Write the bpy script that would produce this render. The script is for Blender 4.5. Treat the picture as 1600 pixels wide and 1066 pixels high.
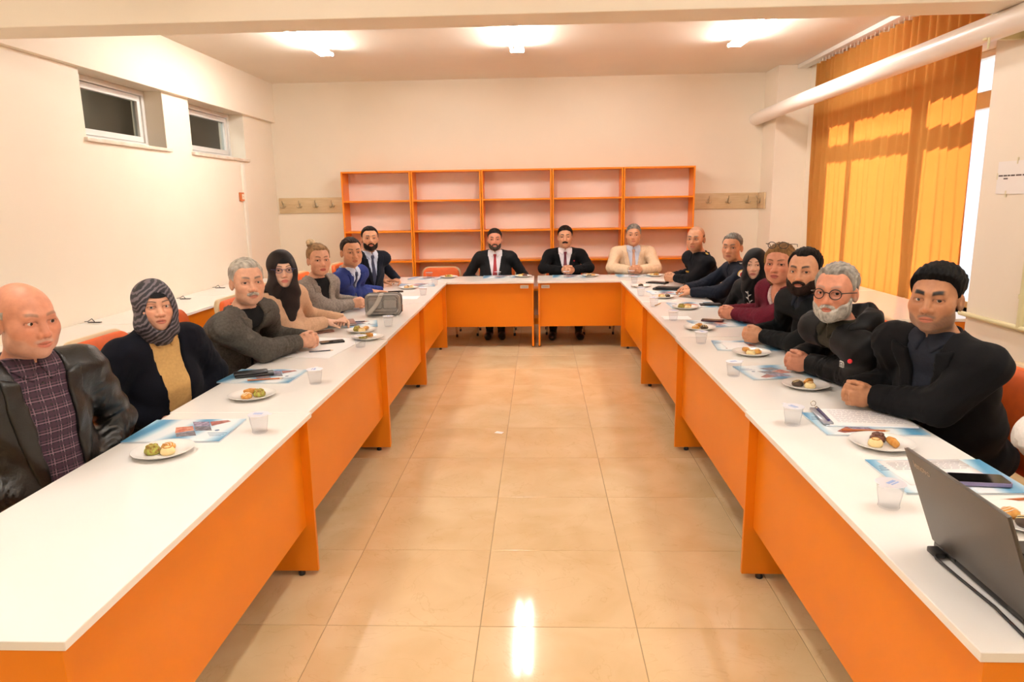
import bpy, bmesh, math, random, os
import numpy as np
from mathutils import Vector, Matrix, Euler
random.seed(7); np.random.seed(7)
SC = bpy.context.scene
COL = SC.collection
for o in list(bpy.data.objects): bpy.data.objects.remove(o)

# ------------------------------------------------------------------ camera, world, sun, exposure
F_PX, PITCH, YAW, ROLL = 1094.6, .198, .0413, -.0159
cam_d = bpy.data.cameras.new('camera'); cam = bpy.data.objects.new('camera', cam_d); COL.objects.link(cam)
_cp, _sp, _cy, _sy = math.cos(PITCH), math.sin(PITCH), math.cos(YAW), math.sin(YAW)
_fw = Vector((-_sy*_cp, _cy*_cp, -_sp)); _r0 = Vector((_cy, _sy, 0)); _u0 = _r0.cross(_fw)
_r = _r0*math.cos(ROLL)+_u0*math.sin(ROLL); _u = _u0*math.cos(ROLL)-_r0*math.sin(ROLL)
cam.matrix_world = Matrix(((_r.x, _u.x, -_fw.x, 0), (_r.y, _u.y, -_fw.y, 0), (_r.z, _u.z, -_fw.z, 1.608), (0, 0, 0, 1)))
cam_d.sensor_width = 36; cam_d.lens = 36*F_PX/1600; cam_d.clip_start = .05; cam_d.clip_end = 200
SC.cycles.transparent_max_bounces = 32; SC.cycles.caustics_reflective = False; SC.cycles.caustics_refractive = False; SC.cycles.use_denoising = True
SC.camera = cam
vs = SC.view_settings
vs.view_transform = 'Standard'; vs.look = 'None'; vs.gamma = 1; vs.use_curve_mapping = False
vs.exposure = EXPOSURE = 0.0
W = bpy.data.worlds.new('world'); SC.world = W; W.use_nodes = True
bg = W.node_tree.nodes['Background']; bg.inputs[0].default_value = (.80, .90, 1, 1); bg.inputs[1].default_value = 1.5
sun_d = bpy.data.lights.new('sun', 'SUN'); sun = bpy.data.objects.new('sun', sun_d); COL.objects.link(sun)
sun_d.energy = 18; sun_d.color = (1, .90, .74); sun_d.angle = .012
sun.rotation_euler = Vector((-1, -1.0, -.80)).to_track_quat('-Z', 'Y').to_euler()
TUBE_E, TUBE_N = 142.0, 105.0                                     # emission of the fluorescent tubes
TUBE_C = (1, .965, .935)

# ------------------------------------------------------------------ helpers
def lin(c):
    if isinstance(c, str):
        c = c.lstrip('#'); c = [int(c[i:i+2], 16)/255 for i in (0, 2, 4)]
    return tuple((v/12.92 if v <= .04045 else ((v+.055)/1.055)**2.4) for v in c[:3])

MATS = {}
def mat(name, col='#808080', rough=.5, metal=0, noise=0, nscale=8, bump=0, bscale=60, spec=.5, emit=None, estr=0, sheen=0, coat=0, stretch=(1, 1, 1), sss=0, col2=None):
    if name in MATS: return MATS[name]
    m = bpy.data.materials.new(name); m.use_nodes = True; nt = m.node_tree; b = nt.nodes['Principled BSDF']
    c = lin(col); b.inputs['Base Color'].default_value = (*c, 1)
    b.inputs['Roughness'].default_value = rough; b.inputs['Metallic'].default_value = metal
    b.inputs['Specular IOR Level'].default_value = spec
    if sheen: b.inputs['Sheen Weight'].default_value = sheen
    if coat: b.inputs['Coat Weight'].default_value = coat; b.inputs['Coat Roughness'].default_value = .08
    if emit: b.inputs['Emission Color'].default_value = (*emit, 1); b.inputs['Emission Strength'].default_value = estr
    tc = nt.nodes.new('ShaderNodeTexCoord'); mp = nt.nodes.new('ShaderNodeMapping'); mp.inputs['Scale'].default_value = stretch
    nt.links.new(tc.outputs['Object'], mp.inputs[0])
    if noise or col2:
        n = nt.nodes.new('ShaderNodeTexNoise'); n.inputs['Scale'].default_value = nscale; n.inputs['Detail'].default_value = 5
        nt.links.new(mp.outputs[0], n.inputs[0])
        r = nt.nodes.new('ShaderNodeValToRGB'); r.color_ramp.elements[0].position = .35; r.color_ramp.elements[1].position = .65
        c2 = lin(col2) if col2 else tuple(min(1, v*(1+noise)) for v in c)
        c1 = c if col2 else tuple(v*(1-noise) for v in c)
        r.color_ramp.elements[0].color = (*c1, 1); r.color_ramp.elements[1].color = (*c2, 1)
        nt.links.new(n.outputs[0], r.inputs[0]); nt.links.new(r.outputs[0], b.inputs['Base Color'])
    if bump:
        n = nt.nodes.new('ShaderNodeTexNoise'); n.inputs['Scale'].default_value = bscale; n.inputs['Detail'].default_value = 4
        nt.links.new(mp.outputs[0], n.inputs[0])
        bp = nt.nodes.new('ShaderNodeBump'); bp.inputs['Strength'].default_value = bump; bp.inputs['Distance'].default_value = .004
        nt.links.new(n.outputs[0], bp.inputs['Height']); nt.links.new(bp.outputs[0], b.inputs['Normal'])
    MATS[name] = m; return m

class MB:
    """collects shapes and links them as one mesh object"""
    def __init__(s): s.v = []; s.f = []
    def add(s, v, f):
        k = len(s.v); s.v += [tuple(p) for p in v]; s.f += [tuple(i+k for i in q) for q in f]; return s
    def bm(s, bm_):
        bm_.verts.index_update(); r = s.add([p.co for p in bm_.verts], [[q.index for q in f.verts] for f in bm_.faces]); bm_.free(); return r
    def box(s, x0, x1, y0, y1, z0, z1, bev=0, seg=2, M=None):
        b = bmesh.new(); bmesh.ops.create_cube(b, size=1)
        for p in b.verts: p.co = Vector((x0+(p.co.x+.5)*(x1-x0), y0+(p.co.y+.5)*(y1-y0), z0+(p.co.z+.5)*(z1-z0)))
        if bev: bmesh.ops.bevel(b, geom=b.edges[:], offset=bev, segments=seg, affect='EDGES', profile=.5)
        if M: bmesh.ops.transform(b, matrix=M, verts=b.verts)
        return s.bm(b)
    def quad(s, a, b, c, d): return s.add([a, b, c, d], [(0, 1, 2, 3)])
    def lathe(s, prof, n=24, M=None, caps=(True, True)):
        v = []; f = []
        for r, z in prof:
            for i in range(n):
                a = 2*math.pi*i/n; v.append(Vector((r*math.cos(a), r*math.sin(a), z)))
        for j in range(len(prof)-1):
            for i in range(n):
                f.append((j*n+i, j*n+(i+1) % n, (j+1)*n+(i+1) % n, (j+1)*n+i))
        if caps[0]: f.append(tuple(range(n))[::-1])
        if caps[1]: f.append(tuple((len(prof)-1)*n+i for i in range(n)))
        if M: v = [M @ p for p in v]
        return s.add(v, f)
    def tube(s, pts, r, n=8, cap=True, flat=1.0):
        pts = [Vector(p) for p in pts]; v = []; f = []; m = len(pts)
        rr = r if hasattr(r, '__len__') else [r]*m
        up = None
        for k, p in enumerate(pts):
            t = (pts[min(k+1, m-1)]-pts[max(k-1, 0)]).normalized()
            if up is None: up = Vector((0, 0, 1)) if abs(t.z) < .9 else Vector((1, 0, 0))
            a = t.cross(up).normalized(); b = a.cross(t).normalized(); up = b
            for i in range(n):
                q = 2*math.pi*i/n; v.append(p+a*rr[k]*math.cos(q)+b*rr[k]*flat*math.sin(q))
        for k in range(m-1):
            for i in range(n): f.append((k*n+i, k*n+(i+1) % n, (k+1)*n+(i+1) % n, (k+1)*n+i))
        if cap: f.append(tuple(range(n))[::-1]); f.append(tuple((m-1)*n+i for i in range(n)))
        return s.add(v, f)
    def prism(s, poly, z0, z1, M=None):
        n = len(poly); v = [Vector((x, y, z0)) for x, y in poly]+[Vector((x, y, z1)) for x, y in poly]
        if M: v = [M @ p for p in v]
        f = [tuple(range(n))[::-1], tuple(range(n, 2*n))]+[(i, (i+1) % n, n+(i+1) % n, n+i) for i in range(n)]
        return s.add(v, f)
    def ball(s, c, r, n=12, M=None):
        b = bmesh.new(); bmesh.ops.create_uvsphere(b, u_segments=n, v_segments=max(6, n*2//3), radius=1)
        r = r if hasattr(r, '__len__') else (r, r, r)
        T = Matrix.Translation(c) @ (M or Matrix()) @ Matrix.Diagonal((*r, 1))
        bmesh.ops.transform(b, matrix=T, verts=b.verts); return s.bm(b)
    def build(s, name, m, parent=None, smooth=None, kind=None):
        me = bpy.data.meshes.new(name); me.from_pydata(s.v, [], s.f); me.update()
        o = bpy.data.objects.new(name, me); COL.objects.link(o)
        for q in (m if isinstance(m, (list, tuple)) else [m]): me.materials.append(q)
        if smooth is not None:
            me.polygons.foreach_set('use_smooth', [True]*len(me.polygons))
            if smooth < 3: me.set_sharp_from_angle(angle=smooth)
        if parent is not None: o.parent = parent
        if kind: o['kind'] = kind
        return o

def empty(name, label, cat, loc=(0, 0, 0), rz=0, group=None):
    o = bpy.data.objects.new(name, None); COL.objects.link(o); o.empty_display_size = .1
    o.location = loc; o.rotation_euler = (0, 0, rz); o['label'] = label; o['category'] = cat
    if group: o['group'] = group
    return o
def tag(o, label, cat, group=None):
    o['label'] = label; o['category'] = cat
    if group: o['group'] = group
    return o
def struct(o): o['kind'] = 'structure'; return o
def dup(root, loc, rz, label=None, group=None):
    def cp(o, par):
        c = o.copy(); COL.objects.link(c)
        if par is not None: c.parent = par
        for k in [q for q in KIDS.get(o.name, [])]: cp(k, c)
        return c
    KIDS = {}
    for q in bpy.data.objects:
        if q.parent is not None: KIDS.setdefault(q.parent.name, []).append(q)
    c = cp(root, None); c.location = loc; c.rotation_euler = (0, 0, rz)
    if label: c['label'] = label
    if group: c['group'] = group
    return c
def Rz(a): return Matrix.Rotation(a, 4, 'Z')
def T(x, y, z): return Matrix.Translation((x, y, z))

# ------------------------------------------------------------------ room dimensions
XL, XR, YB, YF, ZC = -3.5, 3.25, 9.42, -3.2, 3.14
TH = .742                                                           # table height
M_wall = mat('wall_paint', '#f6ead6', .55, noise=.015, nscale=1.4, bump=.06, bscale=140)
M_ceil = mat('ceiling_paint', '#f1e6d6', .7, noise=.02, nscale=1.2, bump=.05, bscale=120)
M_alu = mat('white_aluminium', '#ece9e2', .35, spec=.5)
M_marble = mat('sill_marble', '#f0e4d4', .35, col2='#ddcbb6', nscale=9)
M_dark = mat('dark_interior', '#6b6152', .9, col2='#5e5548', nscale=2)
M_pipe = mat('pipe_paint', '#f6ede2', .32, spec=.5, bump=.12, bscale=30)
M_yellow = mat('yellow_gloss_paint', '#e6dcae', .35)

# floor: base slab and separate tiles
fl = struct(MB().box(XL-.2, XR+.4, YF-.2, YB+.2, -.12, -.0022).build('floor', mat('grout', '#a8926e', .9, noise=.1)))
mt = mat('tile_stone', '#e8cda2', .12)
nt = mt.node_tree; b = nt.nodes['Principled BSDF']
geo = nt.nodes.new('ShaderNodeNewGeometry'); oi = nt.nodes.new('ShaderNodeObjectInfo')
ad = nt.nodes.new('ShaderNodeVectorMath'); ad.operation = 'MULTIPLY_ADD'; ad.inputs[1].default_value = (1, 1, 1)
cx = nt.nodes.new('ShaderNodeCombineXYZ'); nt.links.new(oi.outputs['Random'], cx.inputs[2])
sc_ = nt.nodes.new('ShaderNodeVectorMath'); sc_.operation = 'SCALE'; sc_.inputs['Scale'].default_value = 40
nt.links.new(cx.outputs[0], sc_.inputs[0]); nt.links.new(geo.outputs['Position'], ad.inputs[0]); nt.links.new(sc_.outputs[0], ad.inputs[2])
n1 = nt.nodes.new('ShaderNodeTexNoise'); n1.inputs['Scale'].default_value = 3.2; n1.inputs['Detail'].default_value = 7; n1.inputs['Distortion'].default_value = .5
nt.links.new(ad.outputs[0], n1.inputs[0])
cr = nt.nodes.new('ShaderNodeValToRGB'); cr.color_ramp.elements[0].position = .3; cr.color_ramp.elements[1].position = .7
cr.color_ramp.elements[0].color = (*lin('#d9bb8d'), 1); cr.color_ramp.elements[1].color = (*lin('#e6cda3'), 1)
nt.links.new(n1.outputs[0], cr.inputs[0])
n2 = nt.nodes.new('ShaderNodeTexNoise'); n2.inputs['Scale'].default_value = 2.3; n2.inputs['Detail'].default_value = 9; n2.inputs['Distortion'].default_value = 2.6
nt.links.new(ad.outputs[0], n2.inputs[0])
vn = nt.nodes.new('ShaderNodeValToRGB')
for e, p in zip(vn.color_ramp.elements, (.493, .5)): e.position = p
vn.color_ramp.elements[0].color = (1, 1, 1, 1); vn.color_ramp.elements[1].color = (.86, .80, .72, 1); e = vn.color_ramp.elements.new(.507); e.color = (1, 1, 1, 1)
nt.links.new(n2.outputs[0], vn.inputs[0])
mx = nt.nodes.new('ShaderNodeMix'); mx.data_type = 'RGBA'; mx.blend_type = 'MULTIPLY'; mx.inputs[0].default_value = .55
nt.links.new(cr.outputs[0], mx.inputs[6]); nt.links.new(vn.outputs[0], mx.inputs[7]); nt.links.new(mx.outputs[2], b.inputs['Base Color'])
b.inputs['Roughness'].default_value = .075; b.inputs['Specular IOR Level'].default_value = .5
tile0 = MB().box(-.2985, .2985, -.2985, .2985, -.012, 0, .0012, 1)
first = None
for i in range(-6, 7):
    for j in range(0, 17):
        x0 = -.2405+.6*(i-.5)-.0; y0 = 7.2235+1.8+.3-.6*j
        if x0-.3 > XR+.1 or x0+.3 < XL-.1: continue
        if first is None: first = tile0.build('tile', mt, fl, .5); o = first
        else: o = bpy.data.objects.new('tile', first.data); COL.objects.link(o); o.parent = fl
        o.location = (x0, y0, 0)

# walls
wl = MB()
WIN = [(5.50, 6.70), (7.20, 8.52)]; WZ0, WZ1 = 2.14, 2.655
ys = [YF, 5.50, 6.70, 7.20, 8.52, YB]
wl.box(XL-.3, XL, YF-.2, YB+.2, -.1, WZ0); wl.box(XL-.3, XL, YF-.2, YB+.2, WZ1, ZC+.1)
for a, c in ((YF-.2, 5.50), (6.70, 7.20), (8.52, YB+.2)): wl.box(XL-.3, XL, a, c, WZ0, WZ1)
wall_left = struct(wl.build('wall_left', M_wall))
struct(MB().box(XL, XL+.055, YF, YB, WZ1-.005, ZC, .004).build('wall_left_beam', M_wall))
struct(MB().box(XL-.3, XR+.6, YB, YB+.2, -.1, ZC+.1).build('wall_back', M_wall))
struct(MB().box(XL-.3, XR+.6, YF-.2, YF, -.1, ZC+.1).build('wall_front', M_wall))
struct(MB().box(XL-.3, XR+.6, YF-.2, YB+.2, ZC, ZC+.15).build('ceiling', M_ceil))
struct(MB().box(XL, XR+.3, 4.30, 4.585, 2.655, ZC, .006).build('ceiling_beam', M_wall))
# right wall: window opening from y 4.95 to 8.9
RW = MB()
RW.box(XR, XR+.3, YF-.2, 4.95, -.1, ZC+.1); RW.box(XR, XR+.3, 8.42, YB+.2, -.1, ZC+.1)
RW.box(XR, XR+.3, 4.95, 8.42, -.1, .70); RW.box(XR, XR+.3, 4.95, 8.42, 2.68, ZC+.1)
RW.box(XR+.24, XR+.30, 4.95, 5.68, .70, 2.68)  # added outer strip, unseen, keeps the sun out of the curtain gap
struct(RW.build('wall_right', M_wall))
struct(MB().box(2.93, XR+.02, 2.2, 4.885, -.05, ZC, .006).build('wall_right_pier', M_wall))
struct(MB().box(2.86, XR+.02, 8.93, YB, -.05, ZC, .006).build('wall_right_column', M_wall))
# left windows: frame, pane, sill and the dim corridor behind
def bars(x0, x1, y0, y1, z0, z1, t, m=None):
    m = m or MB()
    m.box(x0, x1, y0, y1, z0, z0+t, .003, 1); m.box(x0, x1, y0, y1, z1-t, z1, .003, 1)
    m.box(x0, x1, y0, y0+t, z0+t, z1-t, .003, 1); m.box(x0, x1, y1-t, y1, z0+t, z1-t, .003, 1); return m
def glassmat(name, tint=(1, 1, 1), trans=.9, rough=.02):
    m = bpy.data.materials.new(name); m.use_nodes = True; n = m.node_tree; n.nodes.remove(n.nodes['Principled BSDF'])
    t = n.nodes.new('ShaderNodeBsdfTransparent'); t.inputs[0].default_value = (*[v*trans for v in tint], 1)
    g = n.nodes.new('ShaderNodeBsdfGlossy'); g.inputs['Roughness'].default_value = rough
    fr = n.nodes.new('ShaderNodeFresnel'); fr.inputs[0].default_value = 1.45; x = n.nodes.new('ShaderNodeMixShader')
    ge = n.nodes.new('ShaderNodeNewGeometry'); ml = n.nodes.new('ShaderNodeMath'); ml.operation = 'SUBTRACT'; ml.inputs[0].default_value = 1; ml.use_clamp = True
    mu = n.nodes.new('ShaderNodeMath'); mu.operation = 'MULTIPLY'; n.links.new(ge.outputs['Backfacing'], ml.inputs[1]); n.links.new(ml.outputs[0], mu.inputs[0]); n.links.new(fr.outputs[0], mu.inputs[1])
    n.links.new(mu.outputs[0], x.inputs[0]); n.links.new(t.outputs[0], x.inputs[1]); n.links.new(g.outputs[0], x.inputs[2])
    n.links.new(x.outputs[0], n.nodes['Material Output'].inputs[0]); return m
M_pane = glassmat('window_glass', (.9, .95, .95), .8)
M_clear = glassmat('window_glass_clear', (1, 1, 1), .97)
for k, (y0, y1) in enumerate(WIN):
    w = struct(bars(XL-.25, XL-.17, y0, y1, WZ0, WZ1, .045).build('window_%d' % (k+1), M_alu, smooth=.6))
    bars(XL-.235, XL-.185, y0+.05, y1-.05, WZ0+.05, WZ1-.05, .05).build('sash', M_alu, w, .6)
    MB().box(XL-.214, XL-.208, y0+.1, y1-.1, WZ0+.1, WZ1-.1).build('pane', M_pane, w)
    MB().box(XL-.18, XL+.03, y0-.03, y1+.05, WZ0-.03, WZ0, .004).build('window_sill', M_marble, w, .6)
cor = MB()
cor.box(-5.1, -5.0, 4.5, YB, 1.6, 3.2); cor.box(-5.1, XL-.3, 4.4, 4.5, 1.6, 3.2); cor.box(-5.1, XL-.3, YB-.1, YB, 1.6, 3.2); cor.box(-5.1, XL-.3, 4.4, YB, 1.5, 1.6); cor.box(-5.1, XL-.3, 4.4, YB, 3.2, 3.3)
struct(cor.build('wall_corridor', M_dark))
cl_d = bpy.data.lights.new('corridor_fill', 'AREA'); cl_d.energy = 60; cl_d.size = .6; cl_d.color = (1, .93, .84); cl_ = bpy.data.objects.new('corridor_fill', cl_d); COL.objects.link(cl_); cl_.location = (-4.4, 7.0, 3.15)  # added unseen fill light, brightens what shows through the left panes
# right window: frame with mullions and transom, panes, curtain track, curtain
w3 = struct(bars(XR+.2, XR+.27, 5.68, 8.42, .70, 2.68, .05).build('window_3', M_alu, smooth=.6))
for y, hw_ in ((6.50, .075), (7.81, .03)): MB().box(XR+.2, XR+.27, y-hw_, y+hw_, .75, 2.63, .004, 1).build('mullion', M_alu, w3, .6)
for a, c in ((5.73, 6.425), (6.575, 7.78), (7.84, 8.37)):
    MB().box(XR+.2, XR+.27, a, c, 2.25, 2.38, .004, 1).build('transom', M_alu, w3, .6)
    for z0, z1 in ((.75, 2.25), (2.38, 2.63)): MB().box(XR+.231, XR+.236, a, c, z0, z1).build('pane', M_clear, w3)
MB().box(XR-.02, XR+.2, 4.95, 8.42, .67, .70, .004).build('window_sill', M_marble, w3, .6)

mc = bpy.data.materials.new('curtain_cloth'); mc.use_nodes = True; nt = mc.node_tree; nt.nodes.remove(nt.nodes['Principled BSDF'])
d = nt.nodes.new('ShaderNodeBsdfDiffuse'); t = nt.nodes.new('ShaderNodeBsdfTranslucent'); x = nt.nodes.new('ShaderNodeMixShader'); x.inputs[0].default_value = .46
d.inputs[0].default_value = (*lin('#b88c48'), 1); t.inputs[0].default_value = (*lin('#d87434'), 1)
tc = nt.nodes.new('ShaderNodeTexCoord'); wv = nt.nodes.new('ShaderNodeTexNoise'); wv.inputs['Scale'].default_value = 220
bp = nt.nodes.new('ShaderNodeBump'); bp.inputs['Strength'].default_value = .15; nt.links.new(tc.outputs['Object'], wv.inputs[0]); nt.links.new(wv.outputs[0], bp.inputs['Height'])
nt.links.new(bp.outputs[0], d.inputs['Normal'])
nt.links.new(d.outputs[0], x.inputs[1]); nt.links.new(t.outputs[0], x.inputs[2]); nt.links.new(x.outputs[0], nt.nodes['Material Output'].inputs[0])
cur = empty('curtain', 'mustard orange full-height curtain drawn across the sunlit right-hand window', 'curtain', (3.14, 5.455, .72))
NY, NZ = 260, 26; v = []; f = []
for i in range(NY+1):
    s = i/NY; y = s*3.02
    for j in range(NZ+1):
        q = j/NZ; z = q*2.33
        gath = max(0, (s-.86)/.14)
        amp = .012+.016*q+.03*gath
        xx = amp*math.sin(y*46+.8*math.sin(y*7)+.5*q)+.010*math.sin(y*19+q*2)+.006*math.sin(y*9-q*5)
        yy = y-.10*(1-q)*gath+.02*math.sin(z*2)*gath-.085*(1-s)**3*(1-q)
        v.append((xx, yy, z+.012*math.sin(y*2.2)*(1-q)-.02*s*(1-q)))
for i in range(NY):
    for j in range(NZ):
        a = i*(NZ+1)+j; f.append((a, a+NZ+1, a+NZ+2, a+1))
MB().add(v, f).build('cloth', mc, cur, 3.2)
hm = MB()
for i in range(34): hm.tube([(0, .05+i*.088, 2.33), (0, .05+i*.088, 2.372)], .004, 6)
hm.build('hooks', mat('hook_plastic', '#efe9dd', .4), cur, 1, 'stuff')
rl = MB().box(3.085, 3.195, 4.60, 9.0, 3.095, 3.139, .004)
tag(rl.build('curtain_rail', M_alu, smooth=.5), 'white double-track curtain rail fixed to the ceiling over the window', 'rail')

# heating pipe along the right wall, on a strap hanger
pi = empty('heating_pipe', 'thick white painted heating pipe running under the ceiling past the curtain', 'pipe', (2.76, 2.0, 2.59))
R_P = .077
pp = MB(); pp.tube([(0, 0, 0), (0, 1.5, 0), (0, 2.6, .0), (0, 4.2, 0), (0, 6.0, .0), (0, 7.44, -.015)], R_P, 28)
pp.build('pipe_run', M_pipe, pi, 1)
MB().tube([(-.012, 2.55, -R_P*1.02+.03), (-.01, 4, -R_P+.025), (0, 7.3, -R_P+.02)], .006, 8).build('insulation_seam', M_pipe, pi, 1)
hg = MB(); hg.box(-.05, .24, 2.62, 2.66, -R_P-.055+.06, -R_P+.06, .003)
hg.build('bracket_bar', M_yellow, pi, .6)
MB().tube([(-.04, 2.60, .055), (-.04, 2.60, R_P+.46)], .006, 8).build('hanger_rod', M_pipe, pi, 1)
MB().tube([(-.04, 2.61, -R_P-.05), (-.04, 2.61, .07)], .007, 8).build('bracket_bolt', M_yellow, pi, 1)

rp = empty('radiator_pipe', 'thin cream radiator pipes with an upright run low on the right-hand pier', 'pipe', (2.899, 3.0, .80))
MB().tube([(0, -.6, 0), (0, 1.9, 0)], .017, 12).build('pipe_run', M_yellow, rp, 1)
MB().tube([(0, 1.29, .0), (0, 1.29, 1.62)], .02, 12).build('upright_pipe', M_yellow, rp, 1)
MB().tube([(0, 1.29, .18), (0, 1.29, .205)], .026, 12).build('pipe_collar', M_yellow, rp, 1)

nz = empty('wall_notice', 'white printed paper notice taped to the pier beside the window', 'notice', (2.926, 4.53, 1.60))
MB().box(-.0012, .0012, -.12, .18, 0, .20).build('paper', mat('paper_notice', '#f6efe8', .7), nz)
M_ink = mat('ink', '#5b4d45', .8)
tx = MB()
for i, (a, c) in enumerate(((.125, .165), (.085, .118), (.055, .078), (.01, .048), (-.05, 0), (-.11, -.06))): tx.box(-.0022, -.001, a-.0, c, .108, .117)
for a, c in ((.075, .115),): tx.box(-.0022, -.001, a, c, .090, .098)
tx.build('print_lines', M_ink, nz)
for y, z in ((.0, .20), (.08, 0), (.18, .11)): MB().box(-.002, .0005, y-.006, y+.006, z-.02, z+.02).build('tape', mat('tape', '#e6d9b4', .3), nz)

# small fixed things on the left wall
so = empty('wall_socket', 'small orange and white socket box on the left wall near the corner', 'socket', (XL, 8.26, 1.70))
MB().box(0, .03, -.045, .045, -.05, .05, .006).build('box', mat('socket_orange', '#c9713c', .5), so, .6)
MB().box(.03, .036, -.03, .03, -.03, .03, .003).build('plate', mat('socket_white', '#efe0cc', .4), so, .6)
MB().tube([(.032, -.01, 0), (.038, -.01, 0)], .004, 8).add(*[[], []]).build('hole', M_ink, so, .6)
tag(MB().box(XL, XL+.022, 8.32, 8.40, .75, 2.08, .004).build('cable_trunking', mat('trunking', '#f6efdf', .4), smooth=.6), 'white vertical cable trunking under the socket box on the left wall', 'trunking')

# ceiling lights: battens with two tubes
def light(x, y0, label):
    tm = mat('tube_glow_far', '#ffffff', .4, emit=TUBE_C, estr=TUBE_E) if y0 > 5 else mat('tube_glow', '#ffffff', .4, emit=TUBE_C, estr=TUBE_N)
    L = empty('ceiling_light', label, 'light', (x, y0, ZC), 0, 'ceiling lights')
    MB().box(-.022, .022, 0, 1.22, -.06, 0, .004).build('batten', M_alu, L, .6)
    for s in (-1, 1):
        MB().tube([(s*.055, .03, -.062), (s*.055, 1.19, -.062)], .013, 12).build('tube', tm, L, 1)
    for y in (.02, 1.20):
        MB().box(-.064, .064, y-.010, y+.010, -.074, -.04, .003).build('end_cap', M_alu, L, .6)
light(-2.13, 6.23, 'twin-tube ceiling light nearest the left wall windows')
light(-.21, 6.28, 'twin-tube ceiling light above the middle of the room, between the two others')
light(1.94, 6.26, 'twin-tube ceiling light nearest the curtained window')
light(-2.13, 1.6, 'twin-tube ceiling light over the near end of the left tables')
light(-.21, 1.2, 'twin-tube ceiling light over the open floor, nearer than the beam')
light(1.94, 1.6, 'twin-tube ceiling light over the near end of the right tables')
light(-1.2, -1.9, 'twin-tube ceiling light by the near wall on the left tables side')
light(1.2, -1.9, 'twin-tube ceiling light by the near wall on the right tables side')
# ------------------------------------------------------------------ furniture
M_or = mat('orange_laminate', '#e6830e', .36, noise=.02, nscale=3, spec=.4)
M_ored = mat('orange_edge', '#ee7a10', .42)
M_white = mat('white_laminate', '#f6f2ec', .16, spec=.3)
M_edge = mat('white_edge', '#ddd2c4', .35)
M_steel = mat('chrome', '#b9b2a8', .22, 1)
M_black = mat('black_plastic', '#161414', .4)
def table(L=1.575, D=.6):
    t = empty('conference_table', 'table', 'table')
    # length along +y from 0 to L; inner (modesty) side at x = 0, depth to -x
    MB().box(-D, 0, 0, L, TH-.022, TH, .0015, 1).build('tabletop', [M_white], t, .5)
    for y in (.006, L-.006-.02):
        e = MB().box(-D+.03, -.012, y, y+.02, .022, TH-.0225, .001, 1).build('end_panel', M_or, t)
        for x in (-D+.09, -.09):
            MB().lathe([(.014, 0), (.016, .004), (.016, .012), (.008, .0225)], 12, T(x, y+.01, 0)).build('foot', M_black, e, .7)
    yb = L-.026
    MB().box(-.068, -.050, .0265, yb, .235, TH-.0225, .001, 1).build('modesty_panel', M_or, t)
    for z in (.12, .62): MB().lathe([(.009, 0), (.008, .003)], 10, T(-.03, .006, z) @ Matrix.Rotation(math.pi/2, 4, 'X')).build('screw_cover', M_steel, t, .7)
    return t
t0 = table()
left_lab = ['white-topped orange table nearest the camera in the left row', 'white-topped orange table second from the camera in the left row', 'white-topped orange table third from the camera in the left row, under the grey handbag', 'white-topped orange table at the far end of the left row, joining the cross tables']
right_lab = ['white-topped orange table in the right row with the laptop on it', 'white-topped orange table second from the camera in the right row', 'white-topped orange table third from the camera in the right row, before the woman in burgundy', 'white-topped orange table at the far end of the right row, before the two uniformed men']
LX = [-.972, -.985, -.99, -1.0]; LY = [1.24, 2.815, 4.41, 6.0]
RX = [.842, .852, .862, .866]; RY = [1.235, 2.81, 4.40, 5.985]
for k in range(4):
    if k == 0: t = t0; t.location = (LX[0], LY[0], 0); t['label'] = left_lab[0]; t['group'] = 'conference tables'
    else: dup(t0, (LX[k], LY[k], 0), .006*k-.008, left_lab[k])
for k in range(4):
    dup(t0, (RX[k], RY[k]+1.575, 0), math.pi, right_lab[k])
# cross tables: inner side faces the camera (-y)
ta = dup(t0, (-.065-1.575, 7.60, 0), -math.pi/2, 'white-topped orange cross table on the left, before the man with the bright red tie')
tb = dup(t0, (-.025, 7.60, 0), -math.pi/2, 'white-topped orange cross table on the right, before the man in the burgundy tie')
def fix(t):   # cross tables run along +x with modesty panel at -y: y axis -> +x needs rotation -90 deg
    return t
for t, y in ((ta, 1.47), (tb, .085)):
    s = MB().box(-.0135, -.0115, y-.045, y+.045, .665, .70).build('inventory_sticker', mat('sticker', '#cfc4b6', .4), t)
    MB().box(-.0112, -.0110, y-.035, y+.035, .674, .676).box(-.0112, -.0110, y-.035, y+.03, .684, .686).build('print_line', M_ink, s)
# tables along the walls
wl_lab = ['white-topped side table along the left wall behind the man in the leather jacket', 'white-topped side table along the left wall behind the woman in the striped headscarf', 'white-topped side table along the left wall behind the man in the grey blazer', 'white-topped side table along the left wall nearest the back wall']
for k in range(4): dup(t0, (-2.89, 1.9+k*1.585, 0), 0, wl_lab[k])
wr_lab = ['white-topped side table below the curtain behind the man with black hair', 'white-topped side table below the curtain behind the man with round glasses']
for k in range(2): dup(t0, (2.50, 4.98+1.575+k*1.585, 0), math.pi, wr_lab[k])

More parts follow.
